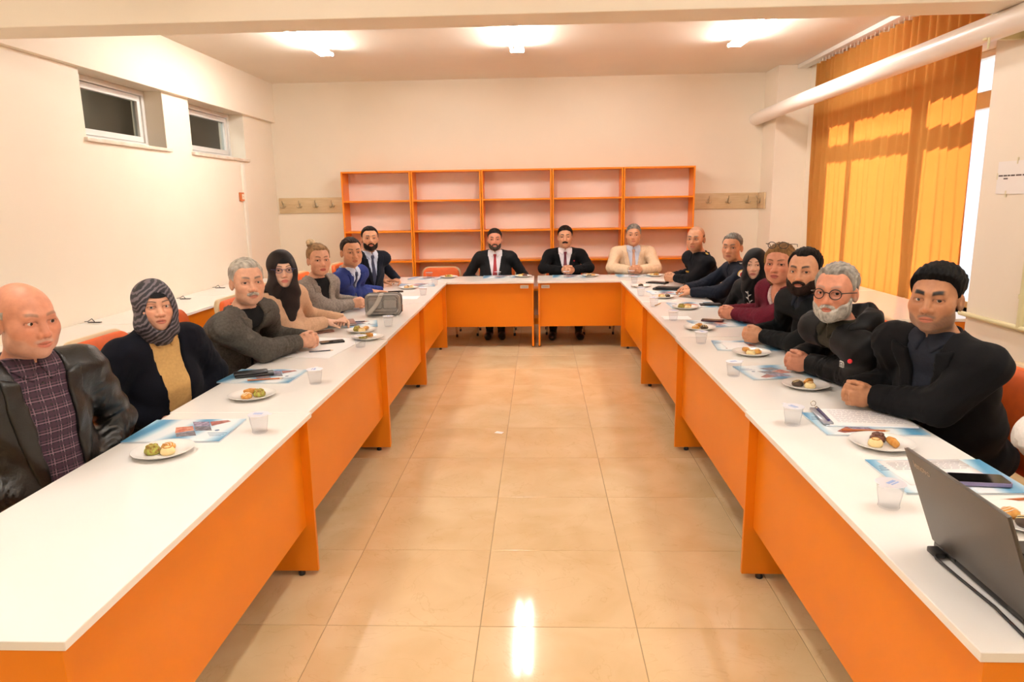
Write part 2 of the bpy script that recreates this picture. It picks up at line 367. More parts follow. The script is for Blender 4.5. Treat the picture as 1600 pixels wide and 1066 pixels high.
# bookcase: five units
M_bback = mat('bookcase_back', '#f3e2d6', .5, noise=.01)
M_bor = mat('bookcase_orange', '#f38a10', .34)
def bookcase():
    b = empty('bookcase', 'bookcase', 'bookcase')
    w, d, h, t = .894, .30, 2.0, .02
    MB().box(0, t, 0, d, 0, h, .001, 1).build('side_panel', M_bor, b); MB().box(w-t, w, 0, d, 0, h, .001, 1).build('side_panel', M_bor, b)
    MB().box(t, w-t, 0, d, h-t, h, .001, 1).build('top_panel', M_bor, b)
    MB().box(t, w-t, d-.012, d-.004, .06, h-t).build('back_panel', M_bback, b)
    for z in (1.612, 1.222, .835, .45, .06): MB().box(t, w-t, .004, d-.012, z, z+.022, .001, 1).build('shelf', M_bor, b)
    MB().box(t, w-t, .03, .045, 0, .06).build('plinth', M_bor, b)
    return b
bl = ['empty orange bookcase at the left end of the row against the back wall', 'empty orange bookcase second from the left, beside the end unit', 'empty orange bookcase in the middle of the row of five', 'empty orange bookcase second from the right end of the row', 'empty orange bookcase at the right end of the row']
b0 = None
for k in range(5):
    loc = (-2.535+k*.9, 9.10, 0)
    if b0 is None: b0 = bookcase(); b0.location = loc; b0['label'] = bl[0]; b0['group'] = 'bookcases along the back wall'
    else: dup(b0, loc, 0, bl[k])

# coat racks
M_wood = mat('pale_wood', '#dcc49c', .5, col2='#cfb48a', nscale=6, stretch=(1, 8, 8))
M_hook = mat('hook_metal', '#b8a88c', .3, .9)
def hook(x, M, par):
    m = MB(); m.box(x-.012, x+.012, -.004, 0, -.03, .03, .001, 1)
    m.tube([(x, 0, .015), (x, -.03, .02), (x, -.05, .05), (x, -.048, .065)], .005, 6)
    for s in (-1, 1): m.tube([(x, -.003, -.015), (x+s*.015, -.02, -.03), (x+s*.03, -.03, -.022), (x+s*.036, -.03, -.004)], .0045, 6)
    o = m.build('hook', M_hook, par, 1); return o
rk = empty('coat_rack', 'pale wooden coat rack with hooks left of the bookcases', 'coat rack', (-3.47, YB, 1.585), 0, 'coat racks')
MB().box(0, .90, -.02, 0, -.1, .1, .002).build('board', M_wood, rk, .6)
for x in (.06, .28, .50, .72): hook(x, None, rk).location = (0, -.021, 0)
rk = empty('coat_rack', 'pale wooden coat rack with hooks between the bookcases and the corner column', 'coat rack', (2.0, YB, 1.56), 0, 'coat racks')
MB().box(0, .855, -.02, 0, -.1, .1, .002).build('board', M_wood, rk, .6)
for x in (.20, .45, .70): hook(x, None, rk).location = (0, -.021, 0)
sb = MB().box(.835, .857, -.28, -.021, -.1, .1, .002).build('side_board', M_wood, rk, .6)
h = hook(0, None, rk); h.rotation_euler = (0, 0, -math.pi/2); h.location = (.834, -.13, 0)

# chairs
M_seat = mat('orange_upholstery', '#df5f14', .55, noise=.04, nscale=30, bump=.1, bscale=300)
M_shell = mat('beige_plastic', '#cdb48c', .4)
def rrect(w, h, r, n=6):
    out = []
    for cx_, cy_, a0 in ((w/2-r, h/2-r, 0), (-w/2+r, h/2-r, 90), (-w/2+r, -h/2+r, 180), (w/2-r, -h/2+r, 270)):
        for i in range(n+1):
            a = math.radians(a0+90*i/n); out.append((cx_+r*math.cos(a), cy_+r*math.sin(a)))
    return out
def pad(w, h, r, t, bulge, curve, M, mb):
    """a cushioned rounded slab: outline in (x, z), thickness in y"""
    P = rrect(w, h, r); n = len(P); v = []; f = []
    rings = [(1.0, -t*.5), (1.0, t*.25), (.97, t*.5), (.8, t*.5+bulge*.5), (.45, t*.5+bulge)]
    for s, y in rings:
        for x, z in P: v.append(M @ Vector((x*s, -y+curve*(x*s)**2, z*s)))
    for k in range(len(rings)-1):
        for i in range(n): f.append((k*n+i, (k+1)*n+i, (k+1)*n+(i+1) % n, k*n+(i+1) % n))
    f.append(tuple(range(n))); f.append(tuple((len(rings)-1)*n+i for i in range(n))[::-1])
    mb.add(v, f); return mb
def chair(top=1.0):
    c = empty('chair', 'chair', 'chair')         # faces -y
    hb = top-.50
    tilt = Matrix.Rotation(-.16, 4, 'X')
    pad(.45, hb, .075, .035, .012, -.30, T(0, .20, .50+hb/2) @ tilt, MB()).build('backrest', M_seat, c, 1)
    pad(.49, hb+.03, .09, .028, 0, -.30, T(0, .232, .50+hb/2-.004) @ tilt, MB()).build('back_shell', M_shell, c, 1)
    pad(.47, .45, .08, .05, .012, 0, T(0, -.03, .402) @ Matrix.Rotation(-math.pi/2, 4, 'X'), MB()).build('seat', M_seat, c, 1)
    m = MB()
    for s in (-1, 1): m.tube([(s*.20, .12, .373), (s*.20, .20, .40), (s*.19, .27, .50), (s*.19, .285, .66)], .011, 8)
    m.tube([(-.2, .12, .368), (.2, .12, .368)], .011, 8); m.tube([(-.2, -.18, .368), (.2, -.18, .368)], .011, 8)
    m.build('seat_frame', M_steel, c, 1)
    for sx in (-1, 1):
        for sy in (-1, 1):
            l = MB().tube([(sx*.20, sy*.15-.03, .370), (sx*.225, sy*.19-.03, .012)], .011, 8).build('leg', M_steel, c, 1)
            MB().lathe([(.014, 0), (.014, .03), (.011, .034)], 10, T(sx*.2255, sy*.191-.03, 0)).build('glide', M_black, l, 1)
    return c
ch0 = chair(); ch0.location = (1.0, -1.6, 0); ch0['label'] = 'spare orange chair behind the camera by the near wall'

ch1 = chair(.90); ch1.location = (.2, -1.6, 0); ch1['label'] = 'spare low-backed orange chair behind the camera by the near wall'; ch1['group'] = ch0['group'] = 'chairs at the tables'
# ------------------------------------------------------------------ people: implicit surfaces meshed on graded grids
f32 = np.float32
def nrm(v): v = np.asarray(v, float); return v/np.linalg.norm(v)
def sstep(x, a, b): t = np.clip((x-a)/(b-a), 0, 1); return t*t*(3-2*t)
def axis(lo, hi, coarse, fine):
    """grid lines from lo to hi, fine inside the given (a, b, step) spans"""
    out = []; x = lo
    while x < hi:
        out.append(x); st = coarse
        for a, b, s in fine:
            if a <= x < b: st = min(st, s)
            elif x < a and x+st > a: st = min(st, max(s, a-x))
        x += st
    out += [x, x+coarse]
    return np.array(out, f32)
class Field:
    def __init__(s, xs, ys, zs, fill=.3):
        s.xs, s.ys, s.zs = xs, ys, zs; s.F = np.full((len(xs), len(ys), len(zs)), fill, f32)
    def sub(s, lo, hi):
        r = []
        for ax, a, b in zip((s.xs, s.ys, s.zs), lo, hi):
            i, j = np.searchsorted(ax, a), np.searchsorted(ax, b); r.append(slice(max(0, i-1), min(len(ax), j+1)))
        return tuple(r)
    def grid(s, q):
        return s.xs[q[0]][:, None, None], s.ys[q[1]][None, :, None], s.zs[q[2]][None, None, :]
    def put(s, q, d, k, mode):
        A = s.F[q]
        if A.size == 0: return
        if mode == 'u':
            if k > 0: h = np.clip(.5+.5*(A-d)/k, 0, 1); s.F[q] = A*(1-h)+d*h-k*h*(1-h)
            else: s.F[q] = np.minimum(A, d)
        else:
            if k > 0: h = np.clip(.5-.5*(A+d)/k, 0, 1); s.F[q] = A*(1-h)-d*h+k*h*(1-h)
            else: s.F[q] = np.maximum(A, -d)
    def ell(s, c, r, R=None, k=.02, mode='u', m=.035):
        c = np.asarray(c, float); r = np.asarray(r, float)*np.ones(3)
        e = (np.sqrt(((np.asarray(R)*r)**2).sum(1)) if R is not None else r)+m+k
        q = s.sub(c-e, c+e); X, Y, Z = s.grid(q); X = X-f32(c[0]); Y = Y-f32(c[1]); Z = Z-f32(c[2])
        if R is not None:
            R = np.asarray(R).astype(f32); X, Y, Z = X*R[0, 0]+Y*R[1, 0]+Z*R[2, 0], X*R[0, 1]+Y*R[1, 1]+Z*R[2, 1], X*R[0, 2]+Y*R[1, 2]+Z*R[2, 2]
        r = r.astype(f32)
        k0 = np.sqrt((X/r[0])**2+(Y/r[1])**2+(Z/r[2])**2); k1 = np.sqrt((X/r[0]**2)**2+(Y/r[1]**2)**2+(Z/r[2]**2)**2)+f32(1e-6)
        s.put(q, k0*(k0-1)/k1, k, mode)
    def cap(s, a, b, ra, rb=None, k=.02, mode='u', m=.035):
        a = np.asarray(a, float); b = np.asarray(b, float); rb = ra if rb is None else rb
        e = max(ra, rb)+m+k
        q = s.sub(np.minimum(a, b)-e, np.maximum(a, b)+e); X, Y, Z = s.grid(q)
        d = (b-a).astype(f32); L = f32((d*d).sum()+1e-12); X = X-f32(a[0]); Y = Y-f32(a[1]); Z = Z-f32(a[2])
        t = np.clip((X*d[0]+Y*d[1]+Z*d[2])/L, 0, 1)
        s.put(q, np.sqrt((X-t*d[0])**2+(Y-t*d[1])**2+(Z-t*d[2])**2)-(f32(ra)+f32(rb-ra)*t), k, mode)
    def mesh(s):
        return surfnet(s.F, s.xs, s.ys, s.zs)
def surfnet(F, xs, ys, zs):
    S = F < 0
    cnt = np.zeros(tuple(n-1 for n in F.shape), np.int8)
    for a in (0, 1):
        for b in (0, 1):
            for c in (0, 1):
                cnt += S[a:F.shape[0]-1+a, b:F.shape[1]-1+b, c:F.shape[2]-1+c]
    I, J, K = np.nonzero((cnt > 0) & (cnt < 8)); n = len(I)
    if n == 0: return np.zeros((0, 3), f32), np.zeros((0, 4), np.int32)
    idx = np.full(cnt.shape, -1, np.int32); idx[I, J, K] = np.arange(n)
    val = {}
    for a in (0, 1):
        for b in (0, 1):
            for c in (0, 1): val[a, b, c] = F[I+a, J+b, K+c]
    acc = np.zeros((n, 3)); num = np.zeros(n)
    for ax in range(3):
        for u in (0, 1):
            for w in (0, 1):
                p = [u, w]; p.insert(ax, 0); q = [u, w]; q.insert(ax, 1); p = tuple(p); q = tuple(q)
                va, vb = val[p], val[q]; m = (va < 0) != (vb < 0); t = np.where(m, va/(va-vb+1e-12), 0)
                P = np.zeros((n, 3)); P[:, 0] = p[0]; P[:, 1] = p[1]; P[:, 2] = p[2]; P[:, ax] += t
                acc[m] += P[m]; num[m] += 1
    acc /= num[:, None]
    V = np.stack([xs[I]+acc[:, 0]*(xs[I+1]-xs[I]), ys[J]+acc[:, 1]*(ys[J+1]-ys[J]), zs[K]+acc[:, 2]*(zs[K+1]-zs[K])], 1)
    Q = []
    for ax in range(3):
        lo = [slice(1, -1)]*3; hi = [slice(1, -1)]*3; lo[ax] = slice(0, -1); hi[ax] = slice(1, None)
        A, B = S[tuple(lo)], S[tuple(hi)]; E = np.nonzero(A != B); o = A[E]
        P = [E[0]+(0 if ax == 0 else 1), E[1]+(0 if ax == 1 else 1), E[2]+(0 if ax == 2 else 1)]
        o1, o2 = [(1, 2), (2, 0), (0, 1)][ax]
        def cell(d1, d2):
            q = [x.copy() for x in P]; q[o1] -= d1; q[o2] -= d2; return idx[tuple(q)]
        c0, c1, c2, c3 = cell(1, 1), cell(0, 1), cell(0, 0), cell(1, 0)
        q = np.stack([c0, c1, c2, c3], 1); q[~o] = q[~o][:, ::-1]; Q.append(q)
    Q = np.concatenate(Q); Q = Q[(Q >= 0).all(1)]
    return V.astype(f32), Q.astype(np.int32)
def link_mesh(name, V, Q, m, parent, col=None, smooth=True):
    me = bpy.data.meshes.new(name); me.vertices.add(len(V)); me.vertices.foreach_set('co', V.ravel())
    me.loops.add(Q.size); me.loops.foreach_set('vertex_index', Q.ravel()); me.polygons.add(len(Q))
    me.polygons.foreach_set('loop_start', np.arange(0, Q.size, 4, dtype=np.int32)); me.polygons.foreach_set('use_smooth', np.ones(len(Q), bool))
    me.update(calc_edges=True); me.validate()
    if col is not None:
        a = me.color_attributes.new('tone', 'FLOAT_COLOR', 'POINT'); a.data.foreach_set('color', np.concatenate([col, np.ones((len(col), 1))], 1).astype(f32).ravel())
    me.materials.append(m); o = bpy.data.objects.new(name, me); COL.objects.link(o); o.parent = parent; return o

def skinmat():
    m = bpy.data.materials.new('skin'); m.use_nodes = True; nt = m.node_tree; b = nt.nodes['Principled BSDF']
    a = nt.nodes.new('ShaderNodeAttribute'); a.attribute_name = 'tone'
    tc = nt.nodes.new('ShaderNodeTexCoord'); n = nt.nodes.new('ShaderNodeTexNoise'); n.inputs['Scale'].default_value = 45; n.inputs['Detail'].default_value = 4
    nt.links.new(tc.outputs['Object'], n.inputs[0])
    r = nt.nodes.new('ShaderNodeValToRGB'); r.color_ramp.elements[0].color = (.90, .85, .84, 1); r.color_ramp.elements[1].color = (1.08, 1.05, 1.04, 1)
    r.color_ramp.elements[0].position = .3; r.color_ramp.elements[1].position = .7
    nt.links.new(n.outputs[0], r.inputs[0]); x = nt.nodes.new('ShaderNodeMix'); x.data_type = 'RGBA'; x.blend_type = 'MULTIPLY'; x.inputs[0].default_value = 1
    nt.links.new(a.outputs['Color'], x.inputs[6]); nt.links.new(r.outputs[0], x.inputs[7]); nt.links.new(x.outputs[2], b.inputs['Base Color'])
    b.inputs['Roughness'].default_value = .48; b.inputs['Specular IOR Level'].default_value = .35
    n2 = nt.nodes.new('ShaderNodeTexNoise'); n2.inputs['Scale'].default_value = 420; nt.links.new(tc.outputs['Object'], n2.inputs[0])
    bp = nt.nodes.new('ShaderNodeBump'); bp.inputs['Strength'].default_value = .12; bp.inputs['Distance'].default_value = .002
    nt.links.new(n2.outputs[0], bp.inputs['Height']); nt.links.new(bp.outputs[0], b.inputs['Normal'])
    return m
M_skin = skinmat()
def hairmat(c):
    h = '#%s' % c.lstrip('#')
    return mat('hair_'+c, h, .7, noise=.38, nscale=70, bump=.7, bscale=150, stretch=(1, .35, .35), spec=.12)
M_eye = {}
def eyemat(iris):
    if iris in M_eye: return M_eye[iris]
    m = bpy.data.materials.new('eye'); m.use_nodes = True; nt = m.node_tree; b = nt.nodes['Principled BSDF']
    tc = nt.nodes.new('ShaderNodeTexCoord'); sx = nt.nodes.new('ShaderNodeSeparateXYZ'); nt.links.new(tc.outputs['Object'], sx.inputs[0])
    mr = nt.nodes.new('ShaderNodeMath'); mr.operation = 'DIVIDE'; mr.inputs[1].default_value = .0125; nt.links.new(sx.outputs[1], mr.inputs[0])
    r = nt.nodes.new('ShaderNodeValToRGB'); r.color_ramp.interpolation = 'CONSTANT'
    E = r.color_ramp.elements; E[0].position = 0; E[0].color = (.52, .46, .42, 1); E[1].position = .865; E[1].color = (*[v*.5 for v in lin(iris)], 1)
    e = E.new(.89); e.color = (*lin(iris), 1); e = E.new(.965); e.color = (.004, .004, .004, 1)
    nt.links.new(mr.outputs[0], r.inputs[0]); nt.links.new(r.outputs[0], b.inputs['Base Color']); b.inputs['Roughness'].default_value = .15
    M_eye[iris] = m; return m

SKIN = {'fair': '#d3a184', 'mid': '#c6916f', 'tan': '#b07e5c', 'red': '#c98b6e', 'pale': '#dcb299'}

def person(P):
    """P: parameters of one seated person; returns the Empty that carries body, clothes and hair"""
    g = P.get; near = g('res', .003); male = g('male', True); sc = g('scale', 1.0)
    th = P['yaw']; ct, st = math.cos(th), math.sin(th)
    def to_local(w, o): d = np.asarray(w, float)-o; return np.array([d[0]*ct+d[1]*st, -d[0]*st+d[1]*ct, d[2]])
    Hw = np.asarray(P['head'], float); lean = g('lean', .1)
    fwdw = np.array([-st, ct, 0.])
    side = g('side', 0); rgw = np.array([ct, st, 0.]); org = Hw-fwdw*(lean+.045+g('hfwd', 0))-rgw*side; org[2] = 0
    root = empty('person', P['label'], 'person', tuple(org), th)
    hc = to_local(Hw, org)
    N = np.array([side*.85, hc[1]-.045, hc[2]-.153*sc])           # base of the neck
    look = to_local(np.asarray(g('look', (0, 0, 1.5)), float), org)-hc; look = nrm(look)
    lz = look[2]*g('pitchf', .55)+g('pitch', 0); fw_ = nrm([look[0], look[1], 0]); fy = nrm([fw_[0], fw_[1], lz])
    rx = nrm(np.cross(fy, [0, 0, 1])); uz = np.cross(rx, fy)
    ro = g('roll', 0); rx, uz = rx*math.cos(ro)+uz*math.sin(ro), uz*math.cos(ro)-rx*math.sin(ro)
    H = np.stack([rx, fy, uz], 1)                                       # head-local to body-local
    def hp(x, y, z): return hc+H@(np.array([x*g('hw', 1), y, z])*sc)
    sw = g('sw', .185); fat = g('fat', 0)
    rl_ = g('lroll', side*.35); pel = np.array([0, 0, .555]); S = {1: N+np.array([sw, g('sfwd', 0), -.055-rl_*.5]), -1: N+np.array([-sw, g('sfwd', 0), -.055+rl_*.5])}
    sag = lambda z: lean*np.clip((z-.53)/(N[2]-.53), -.2, 1.3)        # how far the spine has come forward at height z
    sax = lambda z: N[0]*np.clip((z-.53)/(N[2]-.53), -.2, 1.3)       # and sideways
    P['_sax'] = sax
    # ---- hands and arms
    arms = {}; pose = g('hands', 'lap')
    C = to_local(P['hand_at'], org) if 'hand_at' in P else np.array([0, .33, .66])
    tabz = TH+.002
    for s in (1, -1):
        if pose == 'clasp':
            w = C+np.array([s*.062, -.078, .006]); d = nrm([-s*.46, .86, .05]); n = nrm([-s*.88, -.42, -.12]); l = nrm(np.cross(n, d))*(1)
            l = l if l[2] > 0 else -l; bend = (1.0, 1.05, .55); off = .004*s
            palmc = .05
        elif pose == 'fold':       # one hand over the other, flat
            w = C+np.array([s*.105, -.045, .012 if s > 0 else .0]); d = nrm([-s*.86, .42, .03 if s > 0 else 0]); n = np.array([0, 0, -1.]); l = nrm(np.cross(d, n))
            if l[1] < 0: l = -l
            bend = (.10, .18, .16); off = 0
        elif pose == 'flat':
            w = C+np.array([s*.10, -.09, 0]); d = nrm([-s*.35, .9, 0]); n = np.array([0, 0, -1.]); l = nrm(np.cross(d, n)); l = l if l[0]*-s > 0 else -l; bend = (.25, .3, .3); off = 0
        else:
            w = np.array([s*.11, .20+g('lapy', 0), .645]); d = nrm([-s*.5, .8, -.2]); n = nrm([-s*.3, -.2, -1]); l = nrm(np.cross(d, n)); l = l if l[1] > 0 else -l; bend = (.4, .5, .3); off = 0
        if 'hand%+d' % s in P:
            q = P['hand%+d' % s]; w = to_local(q[0], org); d = nrm(q[1]); n = nrm(q[2]); l = nrm(np.cross(d, n)); l = l if (l @ np.array(q[3])) > 0 else -l; bend = q[4]
        L1, L2 = .285*sc, .255*sc; a = S[s]; v = w-a; D = np.linalg.norm(v)
        if D > .985*(L1+L2): k_ = D/(.985*(L1+L2)); L1 *= k_; L2 *= k_
        t = (L1*L1-L2*L2+D*D)/(2*D); h = math.sqrt(max(0, L1*L1-t*t)); u = v/D
        same = np.clip(.5+(C[0]-N[0])*s/.16, 0, 1)              # 1: the hands lie on this arm's own side
        pole = (np.array(g('pole', (.75, -.35, -.6))) if pose == 'lap' else np.array([.88, -.08, -.5])*(1-same)+np.array([.6, -.55, -.6])*same)
        if 'pole%+d' % s in P: pole = np.array(P['pole%+d' % s], float)
        pole = pole*np.array([s, 1, 1]); pole = nrm(pole-u*(pole@u)); E = a+u*t+pole*h
        if pose != 'lap' and E[2] < tabz+g('elz', .066) and E[1] > g('edge', .10): E[2] = tabz+g('elz', .066)
        arms[s] = (a, E, w, d, n, l, bend, off)
    # ---- body field
    hz = hc[2]; fx = .105*sc; hw_ = [arms[s][2] for s in (1, -1)]+[C]
    hands_seen = pose != 'lap'
    fineX = [(hc[0]-fx, hc[0]+fx, near)]; fineY = [(hc[1]-.125*sc, hc[1]+.135*sc, near)]; fineZ = [(hz-.135*sc, hz+.135*sc, near)]
    if hands_seen:
        hn = max(near, .003)
        fineX.append((min(h[0] for h in hw_)-.05, max(h[0] for h in hw_)+.05, hn)); fineY.append((min(h[1] for h in hw_)-.03, max(h[1] for h in hw_)+.13, hn)); fineZ.append((min(h[2] for h in hw_)-.06, max(h[2] for h in hw_)+.075, hn))
    B = Field(axis(-.42, .42, .018, fineX), axis(-.25, max(.35, C[1]+.2), .018, fineY), axis(.50, hz+.15*sc, .018, fineZ))
    jw, fl_ = g('jaw', 1.0), g('full', 0)
    e = lambda c, r, k=.02, mode='u', m=.035: B.ell(hp(*c), np.array(r)*sc*np.array([g('hw', 1), 1, 1]), H, k*sc, mode, m)
    c_ = lambda a, b, ra, rb=None, k=.02, mode='u', m=.035: B.cap(hp(*a), hp(*b), ra*sc, (ra if rb is None else rb)*sc, k*sc, mode, m)
    e((0, -.018, .030), (.076, .096, .086)); e((0, .028, .012), (.066, .060, .078), .03)
    e((0, .030, -.042), (.0585+fl_*.6, .055, .060), .03)
    e((0, .036, -.080), (.046*jw+fl_, .048, .036), .025); e((0, .070, -.101), (.021*jw, .020, .017), .028)
    for s in (1, -1):
        e((s*.040, .056, -.028), (.024+fl_, .026, .024+fl_), .03)
        e((s*.044*jw, .018, -.072), (.018+fl_, .036, .026), .03)
    if male: c_((-.036, .078, .019), (.036, .078, .019), .0125, k=.018)
    else: c_((-.034, .075, .020), (.034, .075, .020), .011, k=.02)
    e((0, .066, -.062), (.034, .028, .026), .02)
    for s in (1, -1): e((s*.033, .100, -.001), (.0175, .016, .0135), .016, 's')
    ns = g('nose', 1.08)
    c_((0, .083, .004), (0, .101*(.99+.01*ns), -.036), .0075, .0118*ns, .012); 
    for s in (1, -1): e((s*.0125*ns, .093, -.0405), (.0085, .011, .0085), .008)
    for s in (1, -1): e((s*.007, .101, -.0500), (.0036, .005, .003), .003, 's')
    er = .0130
    for s in (1, -1):
        e((s*.033, .0735, -.001), (.0172, .0155, .0140), .006)
    for s in (1, -1): c_((s*.0200, .0935, -.0025), (s*.0460, .0885, -.0012), g('eyeo', .0053), k=.0015, mode='s')
    e((0, .088, -.0665), (.0235, .0085, .0055), .006); e((0, .0865, -.0775), (.0200, .0090, .0066), .006)
    sm = g('smile', 0)
    for s in (1, -1): c_((0, .0958, -.0718), (s*(.023+sm*.3), .0945-abs(sm)*.6, -.0718+sm), .0022, k=.003, mode='s')
    q = B.sub(hc-.17*sc, hc+.17*sc); Fh = B.F[q].copy(); hq = q                       # the head alone, for hair, beard and scarf
    for s in (1, -1):
        eR = H@np.array([[math.cos(.35*s), -math.sin(.35*s), 0], [math.sin(.35*s), math.cos(.35*s), 0], [0, 0, 1]])
        B.ell(hp(s*.0775, -.012, -.012), np.array((.0085, .019, .031))*sc, eR, .006*sc); B.ell(hp(s*.0865, -.006, -.010), np.array((.006, .010, .018))*sc, eR, .004*sc, 's')
    nr = g('neck', .054 if male else .046)
    B.cap(hp(0, -.022, -.07), N+[0, -.012, -.03], nr, nr*1.08, .03)
    # torso and arms under the clothes
    B.ell(pel, (.155+fat, .12+fat*.7, .11), k=.05); B.ell([sax(.72), sag(.72)+.012, .72], (.145+fat, .105+fat, .15), k=.06); B.ell([sax(N[2]-.19), sag(N[2]-.19), N[2]-.20], (.155+fat*.5, .105+fat*.4, .17), k=.06)
    B.cap(N+(S[1]-N)*[.9, 1, 1], N+(S[-1]-N)*[.9, 1, 1], .05, k=.05)
    for s in (1, -1): B.cap(N+[0, -.015, .0], N+(S[s]-N)*[.7, 1, 1], .042, .04, .04)
    hs = g('hands_scale', 1.0)*(1.0 if male else .92)*sc
    for s in (1, -1):
        a, E, w, d, n, l, bend, off = arms[s]
        B.cap(a, E, .050, .040, .03); B.cap(E, w, .040, .027*hs, .02)
        R = np.stack([d, l, n], 1)
        B.cap(w, w+d*.03*hs, .026*hs, .026*hs, .015, m=.02)
        B.ell(w+d*.052*hs+l*off, np.array((.050, .041, .0165))*hs, R, .012, m=.02)
        fl4 = [(.92, .0305), (1.0, .0102), (.95, -.0105), (.78, -.0305)]
        for i, (fs, lo) in enumerate(fl4):
            p = w+d*(.088-.004*abs(i-1.2))*hs+l*(lo*hs+off); rad = (.0089-.0004*i)*hs; dirv = d+l*(.05*(1.5-i)); ang = 0
            for sg, bn in zip((.043, .028, .021), bend):
                ang += bn*(1+.06*i); v = nrm(d*math.cos(ang)+n*math.sin(ang)+l*.04*(1.5-i)); p2 = p+v*sg*fs*hs
                B.cap(p, p2, rad, rad*.9, .0014, m=.012); p = p2; rad *= .92
        p0 = w+d*.022*hs+l*.030*hs+n*.006; tb = g('thumb', None)
        tv = nrm(d*.62+l*.55+n*.35) if pose != 'clasp' else nrm(d*.70+l*.34+n*.34)
        p1 = p0+tv*.040*hs; tv2 = nrm(d*.88+n*.38+l*.06) if pose != 'clasp' else nrm(d*.55+n*.72+l*.05); p2 = p1+tv2*.030*hs; p3 = p2+nrm(tv2+n*.3)*.022*hs
        B.cap(w+d*.02*hs+l*.012*hs, p0+tv*.018*hs, .017*hs, .0145*hs, .012, m=.02); B.cap(p0, p1, .0135*hs, .0115*hs, .008, m=.02); B.cap(p1, p2, .0112*hs, .0102*hs, .003, m=.015); B.cap(p2, p3, .0102*hs, .0085*hs, .003, m=.015)
    V, Q = B.mesh()
    # ---- colouring of the skin
    L = ((V-hc)@H)/sc; x, y, z = L[:, 0]/g('hw', 1), L[:, 1], L[:, 2]; ax = np.abs(x)
    base = np.array(lin(SKIN.get(g('skin', 'mid'), g('skin', 'mid')))); col = np.tile(base, (len(V), 1))
    inh = (np.abs(z) < .16) & (np.abs(y) < .14) & (ax < .11); 
    def mixc(mask, c, a): 
        m = np.clip(mask*a, 0, 1)[:, None]; col[:] = col*(1-m)+np.array(c)*m
    ih = inh.astype(float)
    mixc(ih*np.exp(-((ax-.042)**2+(z+.032)**2)/.0006)*(y > .03), base*np.array([1.06, .84, .78]), g('blush', .3))
    mixc(ih*np.exp(-((x)**2+(z+.040)**2)/.0002)*(y > .08), base*np.array([1.1, .82, .76]), .5)
    lipm = ih*sstep(1-(ax/.0265)**2-((z+.0715)/.0125)**2, 0, .5)*(y > .07)
    mixc(lipm, lin(g('lips', '#b0604f')), .75 if male else .9)
    mixc(ih*(np.abs(z+.0718-g('smile', 0)*ax/.024) < .0016)*(ax < .024)*(y > .08), base*.35, .6)  # darker line along the parting of the lips
    hcv = np.array(lin(g('browc', g('hairc', '#2a1f18'))))
    zb_ = .0215+.006*np.sin(np.clip((ax-.012)/.042, 0, 1)*2.4); bt = g('browt', .0048 if male else .0032)
    mixc(ih*sstep(bt*1.5-np.abs(z-zb_), 0, bt)*sstep(ax, .009, .016)*sstep(.054-ax, 0, .012)*(y > .04), hcv, g('browa', .9))
    # lash line and lids
    ez = np.hypot(np.clip(np.abs(ax-.033)-.0130, 0, 1), z+.0018); mixc(ih*(y > .05)*(z > -.004)*sstep(.0085-ez, 0, .003)*(ez > .0035), np.array(lin('#2a1710')), .8 if male else 1.0)
    mixc(ih*(y > .05)*sstep(.016-ez, 0, .01), base*np.array([.62, .52, .50]), .45)
    # stubble and beard shadow
    bz = -.040-.030*sstep(y, .0, .075)+.0+.024*sstep(ax, .030, .058)
    chin = sstep(bz-z, -.002, .016)*sstep(y, -.035, -.01); mus = sstep(.036-ax, 0, .014)*np.exp(-((z+.0562+.24*ax)/.0062)**2)*(y > .06)
    cut = 1-lipm
    nz_ = .75+.25*np.sin(V[:, 0]*900)*np.sin(V[:, 1]*870+1)*np.sin(V[:, 2]*910+2)
    if g('stubble', 0): mixc(ih*np.maximum(chin, mus)*cut*nz_*(z > -.15), np.array(lin(g('beardc', '#3a2c26'))), g('stubble'))
    if g('mustache', 0): mixc(ih*mus*cut, np.array(lin(g('beardc', '#1c1511'))), g('mustache'))
    if g('scalp', 0):
        zl = np.interp(y, [-.12, -.06, -.03, .01, .03, .05, .08, .1], np.array([-.075, -.07, -.03, -.02, .02, .05, .078, .085]))+g('recede', 0)*sstep(y, .0, .05)*(.4+1.4*sstep(ax, .02, .05))
        mixc(ih*sstep(z-zl, 0, .012), hcv, g('scalp'))
    body = link_mesh('body', V, Q, M_skin, root, col)
    # ---- eyes
    for s in (1, -1):
        me = MB().ball((0, 0, 0), er*sc, 20).build('eye', eyemat(g('iris', '#3a2416')), root, 4)
        gz = np.array(hp(s*.033, .0755, -.001)); tgt = to_local(np.asarray(g('gaze', g('look', (0, 0, 1.55))), float), org)-gz
        me.location = gz; me.rotation_mode = 'QUATERNION'; me.rotation_quaternion = Vector(tgt).to_track_quat('Y', 'Z')
    # ---- head coverings on the head grid
    X, Y, Z = [a.astype(f32) for a in B.grid(hq)]
    dx, dy, dz = X-f32(hc[0]), Y-f32(hc[1]), Z-f32(hc[2]); Hs = (H/sc).astype(f32)
    lx = (dx*Hs[0, 0]+dy*Hs[1, 0]+dz*Hs[2, 0])/f32(g('hw', 1)); ly = dx*Hs[0, 1]+dy*Hs[1, 1]+dz*Hs[2, 1]; lz_ = dx*Hs[0, 2]+dy*Hs[1, 2]+dz*Hs[2, 2]
    alx = np.abs(lx); hgx, hgy, hgz = B.xs[hq[0]], B.ys[hq[1]], B.zs[hq[2]]
    def shell(name, thick, m):
        v, qd = surfnet(Fh-(thick*sc).astype(f32), hgx, hgy, hgz)
        if len(v): link_mesh(name, v, qd, m, root)
    hs_ = g('hair', None)
